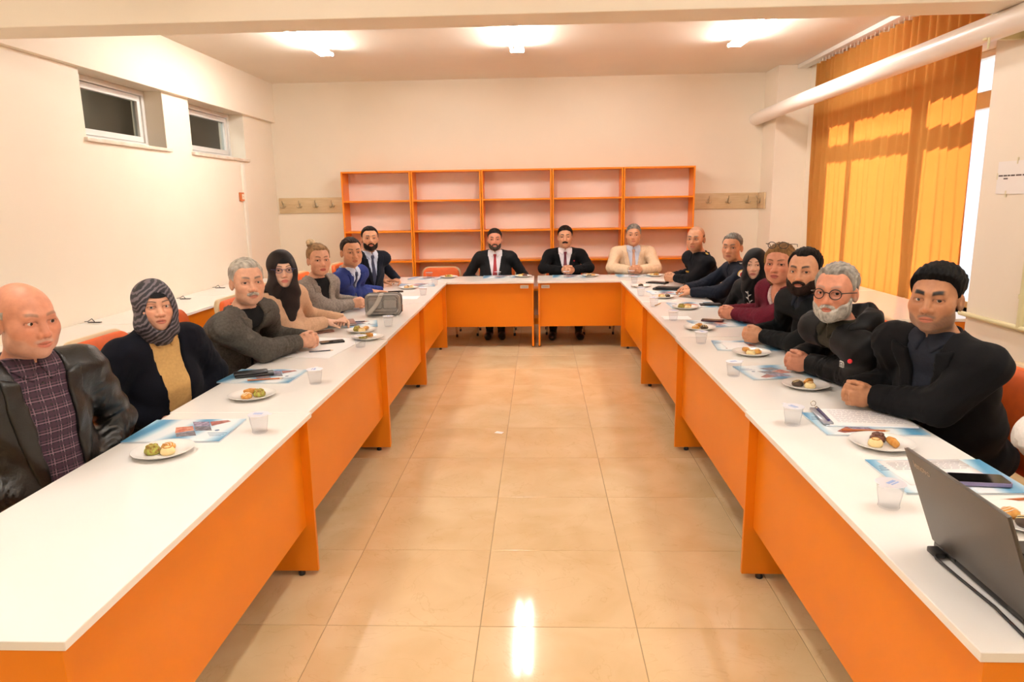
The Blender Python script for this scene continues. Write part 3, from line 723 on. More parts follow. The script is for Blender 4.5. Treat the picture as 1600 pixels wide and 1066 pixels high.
    if hs_:
        zl = np.interp(ly, [-.12, -.06, -.03, .008, .022, .036, .055, .085, .1], [-.078, -.072, -.034, -.030, .008, .034, .056, .076, .080])
        zl = zl+g('recede', 0)*sstep(ly, .0, .05)*(.4+1.3*sstep(alx, .018, .048))-g('long', 0)*(1-sstep(ly, -.03, .03))
        gg = lz_-zl
        wob = .0026*np.sin(lx*170+ly*55+3*np.sin(ly*45))*np.sin(ly*60+lz_*70)+.0022*np.sin(lx*330+lz_*90+ly*120+2*np.sin(lz_*80))
        t_ = hs_[0]+(hs_[1]-hs_[0])*sstep(lz_, .01, .085)+wob*g('wob', .6)
        if 'quiff' in P: t_ = t_+P['quiff']*sstep(ly, .02, .08)*sstep(lz_, .05, .09)
        t_ = t_*(1-(.25 if g('fringe') else .5)*sstep(ly, .03, .085)*(1-sstep(gg, .0, .05)))
        t_ = np.where(gg > 0, t_*sstep(gg+.004*np.sin(lx*260)*np.sin(lx*97+1), -.002, .020)-.0015*(1-sstep(gg, 0, .004)), -.004)
        earm = sstep(.033-np.hypot(ly+.010, (lz_+.012)*.9), 0, .006)*sstep(alx, .066, .072); t_ = (t_ if g('coverear') else t_*(1-earm)-.005*earm)
        shell('hair', t_, hairmat(g('hairc', '#1d1611')))
    if g('beard', 0):
        bz2 = -.036-.030*sstep(ly, .0, .075)+.022*sstep(alx, .030, .058)
        r_ = sstep(bz2-lz_, -.001, .014)*sstep(ly, -.030, -.005)
        mu = sstep(.037-alx, 0, .014)*np.exp(-((lz_+.0562+.26*alx)/.0068)**2)*(ly > .06)
        lp = sstep(1-(alx/.024)**2-((lz_+.072)/.0115)**2, 0, .4)*(ly > .06)
        gm = np.maximum(r_*sstep(lz_, -.17, -.12), mu)*(1-lp)
        if g('goatee'): gm = gm*np.maximum(sstep(.040-alx, 0, .012), mu)
        bt_ = (P['beard']*(.65+.35*sstep(-lz_, .05, .11))+.0012*np.sin(lx*420+lz_*160)*np.sin(ly*390))*gm-.003*(1-sstep(gm, 0, .25))
        shell('beard', bt_, hairmat(g('beardc', '#1c1511')))
    elif g('mustache_t', 0):
        mu = sstep(.036-alx, 0, .013)*np.exp(-((lz_+.0555+.26*alx)/.0066)**2)*(ly > .06)
        shell('mustache', P['mustache_t']*mu-.003*(1-sstep(mu, 0, .3)), hairmat(g('beardc', '#1c1511')))
    # ---- scarf over the head
    if g('hijab'):
        hb = g('hijab'); mh = hb['mat']; r0 = .0045 if near < .004 else .006
        lo = np.array([-.23, -.17, N[2]-.24]); A = Field(axis(-.22, .22, .011, [(hc[0]-.12, hc[0]+.12, r0)]), axis(hc[1]-.17, hc[1]+.17, r0, []), axis(N[2]-.22, hz+.15, .008, [(hz-.15, hz+.14, r0)]))
        ee = lambda c, r, k=.02, mode='u': A.ell(hp(*c), np.array(r)*sc, H, k, mode)
        ee((0, -.022, .032), (.090, .108, .098)); ee((0, -.075, -.01), (.070, .075+hb.get('back', 0), .085), .05); ee((0, .018, -.025), (.087, .082, .100), .04); ee((0, -.01, -.10), (.085, .088, .06), .05)
        if hb.get('tuck'): A.cap(hp(0, .01, -.11), N+[0, .005, .0], .074, .070, .05)
        else:
            A.cap(hp(0, .02, -.12), N+[0, .03, -.02], .075, .085, .05); A.cap(N+[-.10, .0, -.02], N+[.10, .0, -.02], .055, k=.06)
        for dx_, dz_ in hb.get('drape', ((0, -.12),)): A.cap(N+[0, .06, -.02], N+[dx_, .085, dz_], .06, .035, .05)
        X, Y, Z = A.grid((slice(None),)*3); dx, dy, dz = X-f32(hc[0]), Y-f32(hc[1]), Z-f32(hc[2])
        ax_ = dx*Hs[0, 0]+dy*Hs[1, 0]+dz*Hs[2, 0]; ay = dx*Hs[0, 1]+dy*Hs[1, 1]+dz*Hs[2, 1]; az = dx*Hs[0, 2]+dy*Hs[1, 2]+dz*Hs[2, 2]
        ow, oz0, oz1 = hb.get('open', (.056, -.112, .070)); cz = (oz0+oz1)/2; rz_ = (oz1-oz0)/2
        oval = (np.sqrt((ax_/ow)**2+((az-cz)/rz_)**2)-1)*min(ow, rz_)
        face = np.maximum(oval, -(ay-.012))
        fold = .0035*np.sin(60*(az*.9+np.abs(ax_)*1.3+ay*.4)+2*np.sin(20*ax_))*sstep(np.abs(ax_)+np.maximum(-az-.06, 0), .03, .08)
        A.F = np.maximum(A.F+fold.astype(f32)-.002, -(face-.0)).astype(f32)
        v, qd = A.mesh(); link_mesh('headscarf', v, qd, mh, root)
        if hb.get('under'):
            U = np.where((alx < .075) & (ly > -.02) & (lz_ > .035), .0062-.02*sstep(.052+.0-lz_-.6*alx**1.4*0+(-.010*(1-(alx/.06)**2)), -.002, .006), -.005)
            shell('underscarf', U, hb['under'])
    if g('bob'):
        A = Field(*[np.arange(a, b, .006, dtype=f32) for a, b in zip(hc-[.13, .15, .19], hc+[.13, .10, .05])])
        for s in (1, -1):
            A.cap(hp(s*.066, -.045, .0), hp(s*.064, -.050, -.085), .030*sc, .026*sc, .02); A.cap(hp(s*.064, -.05, -.085), hp(s*.058, -.045, -.125), .026*sc, .012*sc, .02); A.cap(hp(s*.03, -.085, .0), hp(s*.03, -.080, -.11), .034*sc, .022*sc, .03)
        X, Y, Z = A.grid((slice(None),)*3); A.F += (.0025*np.sin(X*210+Y*150)*np.sin(Z*28)).astype(f32)
        v, qd = A.mesh(); link_mesh('hair_length', v, qd, hairmat(g('hairc')), root)
    if g('extra'): g('extra')(dict(root=root, hp=hp, H=H, hc=hc, N=N, S=S, arms=arms, sag=sag, sc=sc, org=org, to_local=to_local))
    clothes(P, root, N, S, arms, sag, fat, sc, hp)
    P['_k'] = dict(root=root, hp=hp, H=H, hc=hc, N=N, S=S, arms=arms, sag=sag, sc=sc, to_local=to_local, org=org)
    legs(P, root, fat)
    return root

def clothes(P, root, N, S, arms, sag, fat, sc, hp):
    g = P.get; sax = P['_sax']; J = P['jacket']; r = J.get('res', .009); zt = N[2]; inf = J.get('inflate', .020); male = g('male', True)
    pts = np.array([S[1], S[-1], arms[1][1], arms[-1][1], arms[1][2], arms[-1][2]])
    lo = pts.min(0)-.12; hi = pts.max(0)+.12; lo[0] = min(lo[0], -.26-fat, N[0]-.30); hi[0] = max(hi[0], .26+fat, N[0]+.30); lo[1] = min(lo[1], -.24-fat); hi[1] = max(hi[1], sag(.8)+.24+fat); lo[2] = .47; hi[2] = zt+.10
    A = Field(*[np.arange(a, b, r, dtype=f32) for a, b in zip(lo, hi)])
    def torso(A, o, k):
        A.ell([0, 0, .575], (.160+fat+o, .125+fat*.7+o, .12), k=k); A.ell([sax(.72), sag(.72)+.012, .72], (.150+fat+o, .108+fat+o, .17), k=k)
        A.ell([sax(zt-.19), sag(zt-.19), zt-.20], (.162+fat*.5+o, .108+fat*.4+o, .17+o), k=k)
        if not male and g('bust', 1): 
            for s in (1, -1): A.ell([s*.07+sax(zt-.22), sag(zt-.22)+.075, zt-.24], (.06+o*.5, .055+o*.5, .06), k=.06)
        A.cap(N+(S[1]-N)*[.85, 1, 1], N+(S[-1]-N)*[.85, 1, 1], .052+o, k=k)
        for s in (1, -1): A.cap(N+[0, -.015, -.008], N+(S[s]-N)*[.7, 1, 1], .048+o*.8, .042+o, k)
    torso(A, inf, .05)
    fr = J.get('fold', 1.0)
    X, Y, Z = A.grid((slice(None),)*3)
    XS = X; X = X-sax(Z.astype(float)).astype(f32)
    yp = Y-sag(Z.astype(float)).astype(f32)                       # forward of the spine
    fold = .0022*fr*(np.sin(Z*75+X*38+9*np.sin(Y*13))*sstep(np.abs(X), .10, .20)*.6+.7*np.sin(Z*48-np.abs(X)*62+Y*21)*sstep(zt-.12-Z, 0, .1))
    A.F += fold.astype(f32)
    pre = A.F.copy(); mt_ = J['mat']
    zb = zt-J.get('vdepth', .36); wt = J.get('vtop', .075); wb = J.get('vbot', 0)
    vw = np.where(Z > zb, wb+(wt-wb)*np.clip((Z-zb)/(zt-.03-zb), 0, 1)**J.get('vpow', .9), wb)
    if zb > zt: vw = vw*0-1
    vr = np.maximum(np.abs(X)-vw, -(yp-.02)); vr = np.maximum(vr, (zb-.004)-Z if wb == 0 else Z*0-1)
    nh = np.sqrt((XS-N[0])**2+(Y-N[1]+.012-(Z-zt)*.35)**2)-J.get('neckhole', .078); nh = np.maximum(nh, (zt-.045)-Z)
    if not J.get('closed'): A.F = np.maximum(np.maximum(A.F, -vr), -nh).astype(f32)
    else: A.F = np.maximum(A.F, -nh).astype(f32)
    for s in (1, -1):
        a, E, w = arms[s][:3]; b = J.get('bulk', 0); u = nrm(w-E); c = w-u*J.get('short', -.004)
        SL = Field(A.xs, A.ys, A.zs); UP = Field(A.xs, A.ys, A.zs)
        UP.cap(a+[0, 0, -.005], E, .060+b+inf*.3, .050+b+inf*.3, .035, m=.08); SL.cap(E, w+u*.02, .050+b+inf*.3, .037+b*.7+inf*.25, .03, m=.06)
        al = np.clip(((XS-E[0])*u[0]+(Y-E[1])*u[1]+(Z-E[2])*u[2])/np.linalg.norm(w-E), 0, 1)
        wr = .0026*fr*(np.sin(al*34+5*np.sin(XS*40+Z*30))*sstep(al, .0, .1)*sstep(1-al, .03, .3)+np.sin((Z+Y*.6)*70+XS*25+4*np.sin(Y*22))*sstep(.05-al, 0, .05)*.8)
        SL.F = np.maximum(SL.F, (XS-c[0])*u[0]+(Y-c[1])*u[1]+(Z-c[2])*u[2]).astype(f32); h = np.clip(.5+.5*(SL.F-UP.F)/.03, 0, 1); SL.F = (SL.F*(1-h)+UP.F*h-.03*h*(1-h)+wr).astype(f32)
        h = np.clip(.5+.5*(A.F-SL.F)/.03, 0, 1); A.F = (A.F*(1-h)+SL.F*h-.03*h*(1-h)).astype(f32)
    v, qd = A.mesh(); link_mesh(J.get('name', 'jacket'), v, qd, mt_, root)
    ys = A.ys; iy = np.searchsorted(ys, -.02+0*ys[0]); 
    def part(name, F, m):
        v, qd = surfnet(F.astype(f32), A.xs, A.ys, A.zs)
        if len(v): link_mesh(name, v, qd, m, root)
    if J.get('lapel'):
        lw = J['lapel']; tt = np.clip((Z-zb)/(zt-.06-zb), 0, 1)
        for s in (1, -1):
            reg = np.maximum(np.maximum(s*X-(vw+lw*np.minimum(1, .15+1.25*tt)), (vw-.006)-s*X), np.maximum(-(yp-.03), np.maximum(zb+.005-Z, Z-(zt-.065+.35*np.abs(X)))))
            part('lapel', np.maximum(np.maximum(pre-.008, -(pre+.012)), reg), J.get('lapelmat', mt_))
    if J.get('collar', .02):
        cd = np.sqrt((XS-N[0])**2+(Y-N[1]+.012-(Z-zt)*.30)**2); ch = J.get('collar', .02)
        reg = np.maximum(np.maximum(cd-(.098+J.get('collar_w', 0)), .080-cd), np.maximum(Z-(zt+ch), zt-.06-Z)); reg = np.maximum(reg, (Y-N[1]-.012) if not J.get('stand') else np.where(np.abs(X) < J['stand'], Y-N[1]-.0, -1))
        part('collar', reg+.0015*np.sin(X*60), J.get('collarmat', mt_))
    if J.get('hood'):
        HF = Field(*[np.arange(a, b, .008, dtype=f32) for a, b in zip(N+[-.21, -.24, -.14], N+[.21, .10, .14])])
        for s in (1, -1):
            HF.cap(N+[0, -.125, .03], N+[s*.10, -.085, .035], .05, .045, .03); HF.cap(N+[s*.10, -.085, .035], N+[s*.12, .015, .0], .045, .026, .03)
        HF.cap(N+[0, -.12, .05], N+[0, -.155, -.03], .05, .04, .04); HF.ell(N+[0, -.03, .10], (.075, .085, .08), k=.02, mode='s')
        X2, Y2, Z2 = HF.grid((slice(None),)*3); HF.F += (.005*np.sin(X2*70+Z2*40)*np.sin(Y2*60)).astype(f32)
        v, qd = HF.mesh(); link_mesh('hood', v, qd, mt_, root)
    # shirt, shirt collar, tie
    if 'shirt' in P:
        sh = P['shirt']; ms = sh['mat']; rr = .0075
        bx = max(.10, wt+.05); Bf = Field(np.arange(-bx+min(0, N[0]), bx+max(0, N[0]), rr, dtype=f32), np.arange(-.10+sag(zt-.1), sag(zt)+.25, rr*.8, dtype=f32) if True else None, np.arange(.60, zt+.085, rr, dtype=f32))
        Bf.ys = np.arange(-.10, sag(zt)+.26+fat, rr*.8, dtype=f32); Bf.F = np.full((len(Bf.xs), len(Bf.ys), len(Bf.zs)), .3, f32)
        torso(Bf, sh.get('inflate', .011), .05); Bf.cap(N+[0, -.012, -.05], N+[0, -.008, .0], .060, .058, .03)
        X, Y, Z = Bf.grid((slice(None),)*3); X = X-sax(Z.astype(float)).astype(f32); yp = Y-sag(Z.astype(float)).astype(f32); sb_ = Bf.F.copy()
        Bf.F += (.0015*np.sin(Z*70+X*30)).astype(f32)
        Bf.F = np.maximum(np.maximum(Bf.F, np.abs(X)-bx+.015), np.maximum(-yp-.05, Z-(zt+sh.get('top', .012))))
        if sh.get('vneck'): 
            wv_ = np.clip((Z-(zt-sh['vneck']))/sh['vneck'], 0, 1.5)*.045; Bf.F = np.maximum(Bf.F, -np.maximum(np.abs(X)-wv_, -(yp-.02)))
        v, qd = surfnet(Bf.F.astype(f32), Bf.xs, Bf.ys, Bf.zs); link_mesh(sh.get('name', 'shirt'), v, qd, ms, root)
        if sh.get('collar'):
            rn = g('neck', .054 if male else .046)*1.06+.0125; v = []; f = []; n = 40; op = sh.get('open', .32)
            for i in range(n+1):
                ph = op+(2*math.pi-2*op)*i/n; fr_ = (1+math.cos(ph))/2
                z_t = zt+.040-.034*fr_; z_b = z_t-.030-.026*fr_**4; spread = sh.get('spread', 0)*fr_**3
                for rad, zz in ((rn, z_b-.02), (rn, z_t), (rn+.004, z_t+.002), (rn+.0135+.004*fr_+spread, z_b), (rn+.010+spread, z_b-.003)):
                    v.append((N[0]+rad*math.sin(ph), N[1]-.012+(zz-zt)*.32+rad*math.cos(ph)*1.04, zz))
            for i in range(n):
                for j in range(4): a_ = i*5+j; f.append((a_, a_+5, a_+6, a_+1))
            o = MB().add(v, f).build('shirt_collar', sh.get('collarmat', ms), root, 1.2)
            sm_ = o.modifiers.new('s', 'SOLIDIFY'); sm_.thickness = .0018
        if sh.get('collar'):
            zc_ = zt+.004
            for s in (1, -1):
                sx_ = s*X; dz_ = zc_-Z
                reg = np.maximum(np.maximum(.004+np.maximum(dz_, 0)*sh.get('flare', .42)-sx_, sx_-.085), np.maximum(Z-zc_-.03, (zc_-.058)-Z+np.maximum(0, sx_-.030)*.9)); reg = np.maximum(reg, -(yp-.0))
                v, qd = surfnet(np.maximum(np.maximum(sb_-.0075, -(sb_+.012)), reg).astype(f32), Bf.xs, Bf.ys, Bf.zs)
                if len(v): link_mesh('collar_point', v, qd, sh.get('collarmat', ms), root)
        if sh.get('turtle'):
            cd = np.sqrt((X+sax(Z.astype(float)).astype(f32)-N[0])**2+(Y-N[1]+.010-(Z-zt)*.35)**2); reg = np.maximum(np.maximum(cd-.068*(1 if male else .9), .040-cd), np.maximum(Z-(zt+sh['turtle']), zt-.05-Z))
            v, qd = surfnet(reg.astype(f32), Bf.xs, Bf.ys, Bf.zs); link_mesh('roll_neck', v, qd, ms, root)
        if 'tie' in P:
            k0 = zt-.012; tw = .013+.016*np.clip((k0-.035-Z)/.25, 0, 1)+.006*sstep(Z, k0-.04, k0-.005)
            reg = np.maximum(np.maximum(np.abs(X)-tw, -(yp-.03)), Z-k0); kn = .006*sstep(Z, k0-.042, k0-.034)
            v, qd = surfnet(np.maximum(np.maximum(sb_-.007-kn, -(sb_+.01)), reg).astype(f32), Bf.xs, Bf.ys, Bf.zs)
            if len(v): link_mesh('tie', v, qd, P['tie'], root)
        if sh.get('buttons'):
            for q in range(4):
                zz = zt-.06-q*.075; col_ = sb_[np.argmin(np.abs(Bf.xs)), :, np.argmin(np.abs(Bf.zs-zz))]; yy = Bf.ys[np.nonzero(col_ < 0)[0].max()] if (col_ < 0).any() else 0
                MB().lathe([(.005, 0), (.0045, .002)], 10, T(0, yy+.002, zz) @ Matrix.Rotation(-math.pi/2, 4, 'X')).build('button', sh['buttons'], root, .7).location = (sax(zz), 0, 0)
    return

H90 = math.pi/2
def legs(P, root, fat):
    g = P.get; dl = (-H90 if P['yaw'] < 0 else (H90 if P['yaw'] < 2.6 else math.pi))-P['yaw']; m = g('trousers') or mat('trousers_dark', '#1b1b20', .8, noise=.1, nscale=40)
    r = .014; A = Field(np.arange(-.28-fat, .28+fat, r, dtype=f32), np.arange(-.2, .62, r, dtype=f32), np.arange(.04, .70, r, dtype=f32))
    A.ell([0, 0, .55], (.168+fat, .13+fat*.7, .098), k=.04)
    kn = g('knee', .42); sp = g('spread', .10)
    for s in (1, -1):
        A.cap([s*.085, .0, .535], [s*sp, kn, .525], .078, .062, .04); A.cap([s*sp, kn, .525], [s*(sp+g('footx', 0)), kn-.03+g('footy', 0), .13], .062, .048, .03)
    v, q = A.mesh(); v[:, 2] = np.maximum(v[:, 2], .0); link_mesh('trousers', v, q, m, root).rotation_euler = (0, 0, dl)
    ms = g('shoes') or mat('shoe_leather', '#15120f', .3)
    for s in (1, -1):
        fx_, fy_ = s*(sp+g('footx', 0)), kn-.03+g('footy', 0)
        B = Field(np.arange(fx_-.08, fx_+.08, .009, dtype=f32), np.arange(fy_-.12, fy_+.26, .009, dtype=f32), np.arange(-.02, .18, .009, dtype=f32))
        B.cap([fx_, fy_-.045, .045], [fx_+s*.015, fy_+.14, .038], .042, .040, .02); B.cap([fx_, fy_-.02, .07], [fx_, fy_-.01, .13], .043, .045, .02); B.ell([fx_+s*.012, fy_+.10, .045], (.046, .10, .035), k=.02)
        X, Y, Z = B.grid((slice(None),)*3); B.F = np.maximum(B.F, .002-Z).astype(f32)
        v, q = B.mesh(); link_mesh('shoe', v, q, ms, root).rotation_euler = (0, 0, dl)
ONLY = None
# ------------------------------------------------------------------ cloths and small wearables
def cloth(name, c, n=.10, b=.12, rough=.92, sheen=.02): return mat(name, c, rough, noise=n, nscale=90, bump=b, bscale=480, sheen=sheen, spec=.15)
def plaid():
    m = bpy.data.materials.new('plaid_cotton'); m.use_nodes = True; nt = m.node_tree; b = nt.nodes['Principled BSDF']; b.inputs['Roughness'].default_value = .85
    tc = nt.nodes.new('ShaderNodeTexCoord'); sx = nt.nodes.new('ShaderNodeSeparateXYZ'); nt.links.new(tc.outputs['Object'], sx.inputs[0])
    def stripe(out, freq, ph, thr):
        mu = nt.nodes.new('ShaderNodeMath'); mu.operation = 'MULTIPLY_ADD'; mu.inputs[1].default_value = freq; mu.inputs[2].default_value = ph; nt.links.new(out, mu.inputs[0])
        fr = nt.nodes.new('ShaderNodeMath'); fr.operation = 'FRACT'; nt.links.new(mu.outputs[0], fr.inputs[0])
        lt = nt.nodes.new('ShaderNodeMath'); lt.operation = 'LESS_THAN'; lt.inputs[1].default_value = thr; nt.links.new(fr.outputs[0], lt.inputs[0]); return lt.outputs[0]
    col = None
    def over(prev, fac, c, k):
        x = nt.nodes.new('ShaderNodeMix'); x.data_type = 'RGBA'; mm = nt.nodes.new('ShaderNodeMath'); mm.operation = 'MULTIPLY'; mm.inputs[1].default_value = k
        nt.links.new(fac, mm.inputs[0]); nt.links.new(mm.outputs[0], x.inputs[0]); x.inputs[7].default_value = (*lin(c), 1)
        if prev is None: x.inputs[6].default_value = (*lin('#1d1822'), 1)
        else: nt.links.new(prev, x.inputs[6])
        return x.outputs[2]
    for ax_ in (0, 2):
        for fq, ph, th_, c, k in ((27, .1, .32, '#3a2230', .8), (27, .62, .09, '#9c7a86', .5), (27, .36, .08, '#6d4a58', .6)): col = over(col, stripe(sx.outputs[ax_], fq, ph, th_), c, k)
    nt.links.new(col, b.inputs['Base Color']); return m
def striped():
    m = mat('striped_scarf', '#26242a', .7); nt = m.node_tree; b = nt.nodes['Principled BSDF']
    tc = nt.nodes.new('ShaderNodeTexCoord'); w = nt.nodes.new('ShaderNodeTexWave'); w.inputs['Scale'].default_value = 17; w.inputs['Distortion'].default_value = 7; w.inputs['Detail'].default_value = 2
    mp = nt.nodes.new('ShaderNodeMapping'); mp.inputs['Rotation'].default_value = (.3, .9, .5); nt.links.new(tc.outputs['Object'], mp.inputs[0]); nt.links.new(mp.outputs[0], w.inputs[0])
    r = nt.nodes.new('ShaderNodeValToRGB'); r.color_ramp.elements[0].position = .42; r.color_ramp.elements[0].color = (*lin('#1b1a20'), 1); r.color_ramp.elements[1].position = .75; r.color_ramp.elements[1].color = (*lin('#63595f'), 1)
    nt.links.new(w.outputs[0], r.inputs[0]); nt.links.new(r.outputs[0], b.inputs['Base Color']); return m
C_black = cloth('black_wool', '#0d0d0f'); C_char = cloth('charcoal_wool', '#1b1c1e'); C_navy = cloth('navy_wool', '#10141f'); C_dnavy = cloth('dark_navy_wool', '#0b0d16')
C_grey = cloth('grey_tweed', '#4d4943', .22); C_lgrey = cloth('light_grey_tweed', '#8a8078', .2); C_blue = cloth('blue_wool', '#26336f'); C_cream = cloth('cream_linen', '#dcc0a0', .06); C_beige = cloth('beige_knit', '#cda88a', .06)
C_burg = cloth('burgundy_knit', '#5e1526', .12, .3); C_bknit = cloth('black_knit', '#0d1011', .1, .3); C_shell = cloth('black_softshell', '#0b0b0c', .08, .1, .6); C_unif = cloth('black_uniform', '#0d0e13', .08); C_unif2 = cloth('navy_uniform', '#151a26', .1)
C_leather = mat('black_leather', '#0e0d0a', .36, noise=.15, nscale=30, bump=.35, bscale=130, spec=.5)
C_white = cloth('white_cotton', '#efeaf0', .03, .05); C_pale = cloth('pale_blue_cotton', '#c9d2e6', .03, .05); C_must = cloth('mustard_cotton', '#c9a267', .06); C_dshirt = cloth('dark_navy_shirt', '#22252e', .08); C_olive = cloth('olive_knit', '#2b281e', .12)
C_roll = cloth('black_jersey', '#131314', .08, .2); C_print = mat('printed_blouse', '#eadfdc', .8, col2='#c9a9a6', nscale=120)
C_scarf_b = cloth('brown_black_scarf', '#231c1b', .08, .06, .6); C_scarf_k = cloth('black_scarf', '#0f0f11', .06, .05, .65)
M_gold = mat('gold_metal', '#c9a74a', .35, .8); M_silver = mat('silver_metal', '#c9c6c0', .3, .9); M_red = mat('badge_red', '#c4232c', .5); M_wht = mat('badge_white', '#efece4', .5)
M_lens = glassmat('spectacle_lens', (.97, .97, 1), .96)

def glasses(m, rl=.021, rz=.019, dz=-.002, dy=.0, up=None, lens=True, thick=.0016):
    def f(k):
        hp, root = k['hp'], k['root']; sc = k['sc']
        o_ = up or (0, 0, 0)
        def q(x, y, z): return hp(x, y+o_[1], z+o_[2])
        g_ = None
        for s in (1, -1):
            pts = [q(s*.034+rl*math.cos(a), .1015+dy-.010*((s*.034+rl*math.cos(a))/.05)**2, dz+rz*math.sin(a)) for a in np.linspace(0, 2*math.pi, 29)]
            r = MB().tube(pts, thick, 6, cap=False).build('spectacle_rim', m, root, 4)
            if lens: MB().add([tuple(p) for p in pts[:-1]], [tuple(range(28))]).build('lens', M_lens, r)
            MB().tube([q(s*(.034+rl), .094+dy, dz+.006), q(s*.076, .075, dz+.008), q(s*.0835, .03, dz+.006), q(s*.0825, -.012, dz+.004), q(s*.080, -.03, dz-.012)], thick, 6).build('temple_arm', m, root, 4)
        MB().tube([q(-.034+rl, .101+dy, dz+.004), q(0, .1045+dy, dz+.007), q(.034-rl, .101+dy, dz+.004)], thick, 6).build('bridge', m, root, 4)
    return f
def front(k, x, z, out=.0):
    """a point on the chest surface in body space, from the evaluated jacket"""
    me = [c for c in k['root'].children if c.name.split('.')[0] in ('jacket', 'abaya', 'blouse', 'uniform_shirt')][0].data
    v = np.empty(len(me.vertices)*3, f32); me.vertices.foreach_get('co', v); v = v.reshape(-1, 3)
    m = (np.abs(v[:, 0]-x) < .014) & (np.abs(v[:, 2]-z) < .014)
    if not m.any(): return np.array([x, k['sag'](z)+.14, z])
    p = v[m][v[m][:, 1].argmax()]; return np.array([x, p[1]+out, z])
LATE = []
def watch(k, s=-1, strap=None, face=None):
    a, E, w, d = k['arms'][s][:4]; u = nrm(w-E); R = Vector(u).to_track_quat('Z', 'Y').to_matrix().to_4x4(); p = w+u*.008
    b = MB().lathe([(.0315, -.009), (.0335, -.008), (.0335, .008), (.0315, .009)], 20, T(*p) @ R, (False, False)).build('watch', strap or M_silver, k['root'], 1)
    n = np.array([0, 0, 1.])-u*u[2]; n = nrm(n); c = p+n*.033
    MB().lathe([(.015, -.003), (.015, .003), (.013, .0045)], 18, T(*c) @ Vector(n).to_track_quat('Z', 'Y').to_matrix().to_4x4()).build('watch_face', face or M_wht, k['root'], .7)

TRK = [mat('trousers_dark', '#1b1b20', .8), mat('trousers_grey', '#3a3a3e', .8)]
people = []
H = math.pi/2
def seat(o, P, label, off=0, dy=0, back=.065):
    """a chair under the sitter; o is the person's Empty"""
    a = -H if P['yaw'] < 0 else (H if P['yaw'] < 2.6 else math.pi); base = o.location; fw2 = Vector((-math.sin(a), math.cos(a), 0)); rt = Vector((math.cos(a), math.sin(a), 0))
    c = dup(ch1 if P['yaw'] > 0 else ch0, base+fw2*(.035-back)+rt*off, a+math.pi, label); return c

